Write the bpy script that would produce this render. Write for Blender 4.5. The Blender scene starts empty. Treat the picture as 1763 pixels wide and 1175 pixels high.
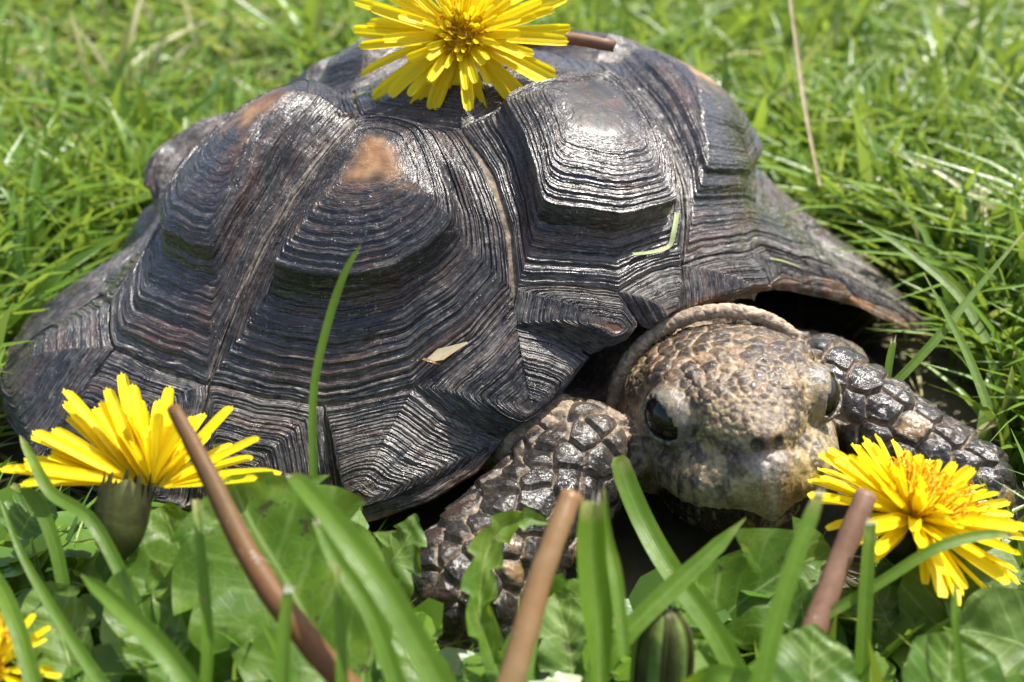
import bpy, bmesh, math, random
import numpy as np
from mathutils import Vector, Matrix, kdtree

# ------------------------------------------------------------------ camera, light, exposure
# All modelling numbers are centimetres; CM turns them into scene metres.
CM = 0.01
sc = bpy.context.scene
CAM_Y, CAM_Z, PITCH, HFOV = -20.882, 14.511, math.radians(29.155), math.radians(47.83)
cd = bpy.data.cameras.new('camera')
cam = bpy.data.objects.new('camera', cd)
sc.collection.objects.link(cam)
cam.location = (0, CAM_Y*CM, CAM_Z*CM)
cam.rotation_euler = (math.pi/2-PITCH, 0, 0)
cd.sensor_width = 36
cd.lens = 18/math.tan(HFOV/2)
cd.clip_start = 0.005
cd.clip_end = 200
cd.dof.use_dof = True
cd.dof.focus_distance = 0.211
cd.dof.aperture_fstop = 16.5
sc.camera = cam

SUN_EL, SUN_AZ = math.radians(63), math.radians(52)   # azimuth from +Y (away from the camera), towards +X
world = bpy.data.worlds.new('World')
sc.world = world
world.use_nodes = True
wn = world.node_tree
sky = wn.nodes.new('ShaderNodeTexSky')
sky.sky_type = 'NISHITA'
sky.sun_disc = False
sky.sun_elevation = SUN_EL
sky.sun_rotation = SUN_AZ
sky.air_density = .8
sky.dust_density = 3.0
sky.ozone_density = .6
wn.nodes['Background'].inputs['Strength'].default_value = 0.14
wn.links.new(sky.outputs[0], wn.nodes['Background'].inputs['Color'])
sd = bpy.data.lights.new('sun', 'SUN')
sd.energy = 4.9
sd.angle = math.radians(0.5)
sd.color = (1.0, 0.95, 0.87)
sun = bpy.data.objects.new('sun', sd)
sc.collection.objects.link(sun)
sdir = Vector((math.sin(SUN_AZ)*math.cos(SUN_EL), math.cos(SUN_AZ)*math.cos(SUN_EL), math.sin(SUN_EL)))
sun.rotation_euler = sdir.to_track_quat('Z', 'Y').to_euler()
sun.location = sdir*2
sc.view_settings.view_transform = 'Standard'
sc.view_settings.look = 'None'
sc.view_settings.exposure = 0.98
sc.view_settings.gamma = 1
sc.view_settings.use_curve_mapping = False
sc.render.engine = 'CYCLES'

rng = np.random.default_rng(7)
random.seed(7)

# ------------------------------------------------------------------ helpers
FL = 881.5/math.tan(HFOV/2)
_f = np.array([0, math.cos(PITCH), -math.sin(PITCH)]); _u = np.array([0, math.sin(PITCH), math.cos(PITCH)]); _r = np.array([1., 0, 0])
_C = np.array([0, CAM_Y, CAM_Z])
def W(px, py, d):
    """survey helper: the place (cm) seen at a spot of the photograph, d cm away from the camera"""
    return _C+d*(_f+_r*(px-881.5)/FL-_u*(py-587.5)/FL)
def link(o, parent=None):
    sc.collection.objects.link(o)
    if parent is not None: o.parent = parent
    return o
def tag(o, label=None, cat=None, group=None, kind=None):
    if label: o['label'] = label
    if cat: o['category'] = cat
    if group: o['group'] = group
    if kind: o['kind'] = kind
    return o
def thing(name, loc, label, cat, group=None):
    o = bpy.data.objects.new(name, None)
    o.empty_display_size = 0.01
    o.location = np.asarray(loc)*CM
    link(o)
    return tag(o, label, cat, group)
def base_of(p):
    b = np.zeros(3)
    while p is not None:
        b = b+np.array(p.location); p = p.parent
    return b/CM
def build(name, V, F, mat, parent=None, smooth=True, origin=None, attrs=None, cols=None, matidx=None):
    V = np.asarray(V, float)
    me = bpy.data.meshes.new(name)
    org = base_of(parent) if parent is not None else (np.asarray(origin, float) if origin is not None else np.zeros(3))
    Vl = (V-org)*CM
    if isinstance(F, np.ndarray):
        n = F.shape[1]
        me.vertices.add(len(Vl)); me.vertices.foreach_set('co', Vl.astype(np.float32).ravel())
        me.loops.add(F.size); me.loops.foreach_set('vertex_index', F.astype(np.int32).ravel())
        me.polygons.add(len(F)); me.polygons.foreach_set('loop_start', np.arange(0, F.size, n, dtype=np.int32))
        me.polygons.foreach_set('loop_total', np.full(len(F), n, np.int32))
        me.update(calc_edges=True)
    else:
        me.from_pydata(Vl.tolist(), [], F)
    if smooth: me.polygons.foreach_set('use_smooth', np.ones(len(me.polygons), bool))
    for k, a in (attrs or {}).items():
        at = me.attributes.new(k, 'FLOAT', 'POINT'); at.data.foreach_set('value', np.asarray(a, np.float32).ravel())
    for k, a in (cols or {}).items():
        at = me.attributes.new(k, 'FLOAT_COLOR', 'POINT')
        a = np.asarray(a, np.float32); a = np.concatenate([a, np.ones((len(a), 1), np.float32)], 1)
        at.data.foreach_set('color', a.ravel())
    for m in (mat if isinstance(mat, (list, tuple)) else [mat]): me.materials.append(m)
    if matidx is not None: me.polygons.foreach_set('material_index', np.asarray(matidx, np.int32))
    me.update()
    o = bpy.data.objects.new(name, me)
    if parent is None: o.location = org*CM
    return link(o, parent)
def grid_faces(nu, nv, closed_u=False, off=0):
    iu = np.arange(nu if closed_u else nu-1); iv = np.arange(nv-1)
    A, B = np.meshgrid(iu, iv, indexing='ij')
    A2 = (A+1) % nu
    return (np.stack([A*nv+B, A2*nv+B, A2*nv+B+1, A*nv+B+1], -1).reshape(-1, 4)+off)
def hash3(ix, iy, iz, seed):
    n = (ix*374761393+iy*668265263+iz*2147483647+seed*1274126177) & 0xffffffff
    n = ((n ^ (n >> 13))*1274126177) & 0xffffffff
    return ((n ^ (n >> 16)) & 0xffff)/65535.0
def vnoise(P, scale, seed=0, octaves=3):
    P = np.asarray(P, float); out = 0; amp = 1; tot = 0
    for k in range(octaves):
        q = P*scale*(2**k)+seed*3.17; i = np.floor(q).astype(np.int64); f = q-i; f = f*f*(3-2*f); v = 0
        for dx in (0, 1):
            for dy in (0, 1):
                for dz in (0, 1):
                    w = (f[:, 0] if dx else 1-f[:, 0])*(f[:, 1] if dy else 1-f[:, 1])*(f[:, 2] if dz else 1-f[:, 2])
                    v = v+w*hash3(i[:, 0]+dx, i[:, 1]+dy, i[:, 2]+dz, seed+k)
        out = out+amp*v; tot += amp; amp *= .5
    return out/tot
def sstep(a, b, x):
    t = np.clip((x-a)/(b-a), 0, 1); return t*t*(3-2*t)
def catmull(pts, n):
    P = np.asarray(pts, float); m = len(P)
    if m == 2:
        t = np.linspace(0, 1, n)[:, None]; return P[0]*(1-t)+P[1]*t
    Q = np.vstack([2*P[0]-P[1], P, 2*P[-1]-P[-2]]); t = np.linspace(0, m-1-1e-9, n); i = t.astype(int); f = (t-i)[:, None]
    a, b, c, d = Q[i], Q[i+1], Q[i+2], Q[i+3]
    return .5*((2*b)+(-a+c)*f+(2*a-5*b+4*c-d)*f*f+(-a+3*b-3*c+d)*f**3)
def unit(v): v = np.asarray(v, float); return v/np.linalg.norm(v)

# ------------------------------------------------------------------ materials
def mat(name):
    m = bpy.data.materials.new(name); m.use_nodes = True
    nt = m.node_tree; b = nt.nodes['Principled BSDF']
    return m, nt, b
class N:
    """small node writer"""
    def __init__(s, nt): s.nt = nt
    def new(s, t, **kw):
        n = s.nt.nodes.new(t)
        for k, v in kw.items(): setattr(n, k, v)
        return n
    def put(s, n, i, v):
        if hasattr(v, 'is_linked') or hasattr(v, 'node'): s.nt.links.new(v, n.inputs[i])
        else: n.inputs[i].default_value = v
    def attr(s, name, out='Fac'):
        return s.new('ShaderNodeAttribute', attribute_name=name).outputs[out]
    def math(s, op, a, b=0.0, c=None, clamp=False):
        n = s.new('ShaderNodeMath', operation=op, use_clamp=clamp); s.put(n, 0, a); s.put(n, 1, b)
        if c is not None: s.put(n, 2, c)
        return n.outputs[0]
    def noise(s, vec, scale, detail=3, rough=.55, dim='3D', dist=0):
        n = s.new('ShaderNodeTexNoise', noise_dimensions=dim)
        if vec is not None: s.put(n, 'Vector', vec)
        s.put(n, 'Scale', scale); s.put(n, 'Detail', detail); s.put(n, 'Roughness', rough); s.put(n, 'Distortion', dist)
        return n.outputs['Fac']
    def obj(s): return s.new('ShaderNodeTexCoord').outputs['Object']
    def comb(s, x, y, z):
        n = s.new('ShaderNodeCombineXYZ'); s.put(n, 0, x); s.put(n, 1, y); s.put(n, 2, z); return n.outputs[0]
    def mix(s, f, a, b, mode='MIX'):
        n = s.new('ShaderNodeMix', data_type='RGBA', blend_type=mode)
        s.put(n, 0, f)
        for i, v in ((6, a), (7, b)):
            if isinstance(v, tuple): v = (*v[:3], 1)
            s.put(n, i, v)
        return n.outputs[2]
    def ramp(s, f, stops, interp='LINEAR'):
        n = s.new('ShaderNodeValToRGB'); n.color_ramp.interpolation = interp
        el = n.color_ramp.elements
        while len(el) < len(stops): el.new(.5)
        for e, (p, c) in zip(el, stops):
            e.position = p; e.color = (*c[:3], 1) if isinstance(c, tuple) else (c, c, c, 1)
        s.put(n, 0, f); return n.outputs[0]
    def map(s, f, a, b, c=0, d=1):
        n = s.new('ShaderNodeMapRange'); s.put(n, 0, f)
        for i, v in ((1, a), (2, b), (3, c), (4, d)): s.put(n, i, v)
        return n.outputs[0]
    def bump(s, h, strength, dist, normal=None):
        n = s.new('ShaderNodeBump'); s.put(n, 'Height', h); s.put(n, 'Strength', strength); s.put(n, 'Distance', dist)
        if normal is not None: s.put(n, 'Normal', normal)
        return n.outputs[0]

def horn_material():
    m, nt, b = mat('shell_horn'); n = N(nt)
    rt, ru, sd_ = n.attr('rt'), n.attr('ru'), n.attr('seed')
    aro, dust, edge = n.attr('aro'), n.attr('dust'), n.attr('edge')
    o = n.obj()
    ringv = n.comb(n.math('MULTIPLY', rt, 60.0), n.math('MULTIPLY', ru, 1.2), sd_)
    cap = n.attr('cap')
    ring = n.noise(ringv, 1.0, 2, .6)
    ringf = n.noise(n.comb(n.math('MULTIPLY', rt, 130.0), n.math('MULTIPLY', ru, 4.0), sd_), 1.0, 2, .6)
    big = n.noise(n.comb(n.math('MULTIPLY', rt, 5.0), n.math('MULTIPLY', ru, .6), sd_), 1.0, 2, .6)
    scr = n.noise(o, 900, 4, .7)
    blot = n.noise(o, 130, 3, .6)
    c = n.mix(n.map(big, .5, .72), (.0135, .0135, .0155), (.05, .025, .017))
    c = n.mix(n.math('MULTIPLY', n.math('MULTIPLY', n.map(ring, .5, .75), cap), .35), c, (.055, .045, .042))
    warm = n.mix(n.map(blot, .35, .65), (.20, .09, .035), (.46, .28, .13))
    c = n.mix(aro, c, warm)
    # dry dusty growth lines and dirt
    line = n.math('MULTIPLY', n.map(ringf, .52, .72), cap)
    dirt = n.math('MULTIPLY', line, n.map(scr, .35, .62))
    dirt = n.math('MULTIPLY', dirt, n.math('ADD', n.math('MULTIPLY', dust, 1.1), .10), clamp=True)
    c = n.mix(dirt, c, (.44, .40, .36))
    film = n.math('MULTIPLY', n.map(n.noise(o, 260, 5, .75), .42, .7), n.math('MULTIPLY', dust, .42), clamp=True)
    c = n.mix(film, c, (.26, .23, .20))
    speck = n.new('ShaderNodeTexVoronoi'); n.put(speck, 'Vector', o); n.put(speck, 'Scale', 1500.0)
    sp = n.math('MULTIPLY', n.math('LESS_THAN', speck.outputs['Distance'], .22), n.math('GREATER_THAN', n.noise(o, 420, 3, .7), .6))
    c = n.mix(n.math('MULTIPLY', sp, .6), c, (.5, .45, .36))
    c = n.mix(n.math('MULTIPLY', edge, n.map(n.noise(o, 70, 3, .6), .35, .6)), c, (.34, .15, .035))
    n.put(b, 'Base Color', c)
    n.put(b, 'Roughness', n.math('ADD', n.map(n.math('SUBTRACT', n.math('ADD', dirt, film), n.math('MULTIPLY', n.math('SUBTRACT', cap, 1.0), .45)), 0, .6, .26, .58), n.math('MULTIPLY', n.math('SUBTRACT', scr, .5), .3)))
    n.put(b, 'Specular IOR Level', n.map(cap, 0, 1, .25, .62))
    h = n.math('MULTIPLY', cap, n.math('ADD', n.math('MULTIPLY', ring, .6), n.math('MULTIPLY', ringf, .3)))
    nb = n.bump(h, .8, .0008)
    nb = n.bump(n.noise(o, 300, 4, .65, dist=.6), .5, .0006, nb)
    nb = n.bump(scr, .16, .0002, nb)
    nb = n.bump(n.noise(o, 3200, 2, .6), .15, .00008, nb)
    n.put(b, 'Normal', nb)
    return m
def skin_material():
    m, nt, b = mat('tortoise_skin'); n = N(nt)
    o = n.obj(); col = n.attr('col', 'Color'); gl = n.attr('gloss'); ed = n.attr('cell')
    fine = n.noise(o, 1400, 4, .7)
    med = n.noise(o, 500, 4, .65, dist=1.0)
    dull = n.math('SUBTRACT', 1.0, n.math('MULTIPLY', gl, .85))
    c = n.mix(n.map(fine, .40, .64, 0, .7), col, n.mix(.6, col, (.012, .010, .008)))
    vf = n.noise(o, 2600, 3, .7)
    c = n.mix(n.math('MULTIPLY', n.map(vf, .5, .68, 0, .35), dull), c, (.40, .33, .22))
    c = n.mix(n.math('MULTIPLY', n.math('MULTIPLY', n.map(med, .55, .7), .35), dull), c, (.45, .38, .28))
    n.put(b, 'Base Color', c)
    n.put(b, 'Roughness', n.math('ADD', n.map(gl, 0, 1, .6, .2), n.math('MULTIPLY', n.math('SUBTRACT', fine, .5), .3)))
    b.inputs['Specular IOR Level'].default_value = .5
    ringb = n.noise(n.comb(n.math('MULTIPLY', ed, 38.0), 0.0, n.math('MULTIPLY', med, 2.0)), 1.0, 2, .6)
    nb = n.bump(ringb, .55, .0003)
    nb = n.bump(n.math('ADD', fine, med), n.math('MULTIPLY', dull, .55), .0005, nb)
    n.put(b, 'Normal', nb)
    return m
def plain(name, c1, c2=None, rough=.5, scale=300, bump=0.0, bscale=600, spec=.5, trans=None, milk=0):
    m, nt, b = mat(name); n = N(nt); o = n.obj()
    c = n.mix(n.map(n.noise(o, scale, 4, .6), .35, .65), c1, c2 or c1)
    if milk: c = n.mix(n.map(n.noise(o, 900, 4, .8), .5, .75, 0, .45), c, (.06, .03, .015)); c = n.mix(n.math('MULTIPLY', n.map(n.noise(o, 230, 4, .75), .64, .70), milk), c, (.55, .5, .42))
    n.put(b, 'Base Color', c); b.inputs['Roughness'].default_value = rough; b.inputs['Specular IOR Level'].default_value = spec
    if bump: n.put(b, 'Normal', n.bump(n.noise(o, bscale, 4, .6), bump, .0005))
    if trans:
        t = n.new('ShaderNodeBsdfTranslucent'); n.put(t, 'Color', n.mix(1.0, c, trans, 'MULTIPLY') if isinstance(trans, tuple) else c)
        ad = n.new('ShaderNodeMixShader'); ad.inputs[0].default_value = .42
        nt.links.new(b.outputs[0], ad.inputs[1]); nt.links.new(t.outputs[0], ad.inputs[2])
        nt.links.new(ad.outputs[0], nt.nodes['Material Output'].inputs[0])
    return m
def leaf_material(name, c1, c2, tcol, rough=.38, veins=True, tfac=.42, spec=.5, spots=0.0, usecol=False):
    """thin leaf: glossy front, light coming through; u across (-1..1), v along (0..1) are stored on the mesh"""
    m, nt, b = mat(name); n = N(nt); o = n.obj()
    nz = n.noise(o, 90, 5, .7)
    c = n.mix(n.map(nz, .35, .65), c1, c2)
    if veins and veins != 'grass': c = n.mix(n.map(n.noise(o, 45, 3, .7), .5, .7, 0, .7), c, (.13, .19, .02))
    if veins and veins != 'grass': c = n.mix(n.map(n.noise(o, 380, 4, .75), .5, .7, 0, .5), c, (.03, .07, .01))
    if usecol: c = n.mix(.75, c, n.attr('col', 'Color'))
    u, v = n.attr('u'), n.attr('v')
    h = n.noise(o, 900, 3, .6)
    if veins == 'grass':
        w = n.math('SINE', n.math('MULTIPLY', u, 26.0))
        st = n.noise(n.comb(n.math('MULTIPLY', u, 3.5), n.math('MULTIPLY', v, 2.2), n.math('MULTIPLY', n.noise(o, 12, 1), 9.0)), 1.0, 4, .7)
        c = n.mix(n.map(st, .35, .65), c, (.095, .17, .010))
        c = n.mix(n.map(n.math('ABSOLUTE', u), .0, .16, .35, 0), c, (.20, .30, .06))
        c = n.mix(n.math('MULTIPLY', n.map(v, .86, 1.0), n.map(n.noise(o, 260, 3), .4, .6)), c, (.36, .32, .12))
        c = n.mix(n.math('MULTIPLY', n.map(n.noise(o, 420, 3, .7), .66, .70), .7), c, (.20, .15, .06))
        c = n.mix(n.map(w, .2, 1, 0, .08), c, (.16, .30, .04))
        h = n.math('ADD', n.math('MULTIPLY', w, .2), n.math('MULTIPLY', h, .8))
    elif veins:
        au = n.math('ABSOLUTE', u)
        side = n.math('SINE', n.math('ADD', n.math('MULTIPLY', v, 46.0), n.math('MULTIPLY', au, -11.0)))
        side = n.map(n.math('ADD', side, n.math('MULTIPLY', n.noise(o, 160, 3), 1.2)), 1.35, 1.75)
        mid = n.map(au, .0, .05, 1, 0)
        net = n.new('ShaderNodeTexVoronoi', feature='DISTANCE_TO_EDGE'); n.put(net, 'Vector', o); n.put(net, 'Scale', 420.0)
        nv = n.map(net.outputs['Distance'], 0, .06, 1, 0)
        vv = n.math('MAXIMUM', mid, n.math('MAXIMUM', n.math('MULTIPLY', side, .6), n.math('MULTIPLY', nv, .22)))
        c = n.mix(n.math('MULTIPLY', vv, .75), c, (.24, .33, .10))
        h = n.math('SUBTRACT', n.math('MULTIPLY', h, .5), vv)
    if spots:
        s1 = n.math('MULTIPLY', n.map(n.noise(o, 230, 4, .75), .61, .67), spots)
        c = n.mix(s1, c, (.035, .028, .012))
    n.put(b, 'Base Color', c)
    n.put(b, 'Roughness', n.map(n.noise(o, 700, 3), .3, .7, rough-.08, rough+.15))
    b.inputs['Specular IOR Level'].default_value = spec
    n.put(b, 'Normal', n.bump(h, .35, .00022))
    t = n.new('ShaderNodeBsdfTranslucent'); n.put(t, 'Color', n.mix(.6, c, tcol))
    ms = n.new('ShaderNodeMixShader'); ms.inputs[0].default_value = tfac
    nt.links.new(b.outputs[0], ms.inputs[1]); nt.links.new(t.outputs[0], ms.inputs[2])
    nt.links.new(ms.outputs[0], nt.nodes['Material Output'].inputs[0])
    return m
M = dict(
    horn=horn_material(), skin=skin_material(),
    under=plain('shell_underside', (.16, .065, .018), (.014, .008, .005), .45, 90, .3, 300),
    seam=plain('seam_dirt', (.26, .20, .13), (.05, .04, .03), .8, 500, .5, 900),
    plastron=plain('plastron_horn', (.10, .07, .03), (.03, .02, .012), .5, 60, .3),
    eye=plain('eye', (.005, .004, .004), (.018, .012, .009), .12, 400, 0, 600, .45),
    pupil=plain('pupil', (.002, .002, .002), (.003, .003, .003), .04),
    claw=plain('claw_horn', (.16, .13, .06), (.06, .045, .02), .35, 200, .2),
    soil=plain('soil', (.045, .035, .022), (.10, .085, .05), .95, 60, .8, 150),
    grass=leaf_material('grass_blade', (.045, .115, .006), (.09, .18, .010), (.40, .62, .02), .42, 'grass', .38, .4),
    lawn=leaf_material('lawn_blade', (.08, .15, .02), (.12, .20, .03), (.44, .56, .07), .34, False, .36, .5, 0, True),
    dleaf=leaf_material('dandelion_leaf', (.045, .115, .005), (.095, .17, .008), (.44, .60, .02), .44, True, .40, .4, 1.0),
    dleaf2=leaf_material('pale_dandelion_leaf', (.06, .12, .015), (.11, .18, .03), (.34, .48, .04), .5, True, .3, .35, .8),
    clover=leaf_material('clover_leaf', (.038, .105, .007), (.065, .14, .010), (.36, .52, .02), .44, True, .34, .4, .5),
    petal=leaf_material('petal', (.80, .60, .006), (.86, .70, .012), (.98, .84, .02), .5, False, .38, .3),
    stigma=plain('stigma', (.80, .46, .006), (.88, .60, .01), .6, 500, 0, 600, .3, (1, .9, .4)),
    bract=plain('bract', (.06, .07, .015), (.016, .013, .006), .6, 120, .4, 500, .2),
    bractp=plain('bract_pale', (.14, .20, .04), (.06, .10, .02), .55, 180, .4, 500, .25),
    stemb=plain('brown_stem', (.22, .105, .04), (.17, .11, .045), .52, 60, .3, 400, .3, (1, .6, .3), milk=.7),
    stemr=plain('reddish_stem', (.22, .11, .07), (.33, .20, .125), .52, 60, .25, 400, .5, (1, .7, .5), milk=.7),
    stemt=plain('tan_stem', (.36, .25, .12), (.30, .17, .07), .4, 60, .3, 400, .5, (1, .8, .5)),
    stemg=plain('green_stem', (.10, .19, .03), (.15, .22, .05), .4, 60, .25, 400, .5, (.8, 1, .4)),
    disc=plain('flower_disc', (.88, .52, .008), (.70, .36, .006), .7, 500, .5, 900),
    straw=plain('dry_straw', (.50, .44, .28), (.36, .28, .16), .6, 300, .2, 500, .4, (1, .9, .6)),
    hay=plain('green_hay', (.32, .42, .16), (.42, .46, .24), .55, 300, .2, 500, .4, (1, .9, .6)),
    cut=plain('cut_tissue', (.28, .18, .09), (.09, .05, .03), .8, 500, .4, 700),
    white=plain('dry_tip', (.55, .53, .42), (.3, .27, .18), .8, 500, .3, 700),
)

# ------------------------------------------------------------------ the ground
gv = []; gn = 61
gx = np.sign(np.linspace(-1, 1, gn))*np.abs(np.linspace(-1, 1, gn))**3*3000
XX, YY = np.meshgrid(gx, gx, indexing='ij')
ZZ = 0.25*np.sin(XX*.21+1)*np.cos(YY*.17)+.0*XX
ZZ = np.where(np.hypot(XX, YY) > 150, -1.0*0, ZZ)-.1
g = build('ground', np.stack([XX, YY, ZZ], -1).reshape(-1, 3), grid_faces(gn, gn), M['soil'])
tag(g, 'bare brown soil under the lawn', kind='structure')

# ------------------------------------------------------------------ the carapace surface
SH = dict(tx=-1.242, ty=4.644, hd=-0.911, af=8.5, ar=9.315, b=9.555, H=7.468, zf=3.857, zr=2.055, zs=1.241, fl=.198, e=.918, n=1.937)
HC = np.array([-.052, -.108, -.001, 0, 0]); HS = np.array([.009, 0, 0, 0, 0]); ZS = np.array([0, .036, .006, 0, 0]); ZC = np.array([.014, 0, 0, 0, 0])
SV = np.array([0, .3, .55, .75, .9, 1.0, 1.1]); NTH = 36
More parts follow.
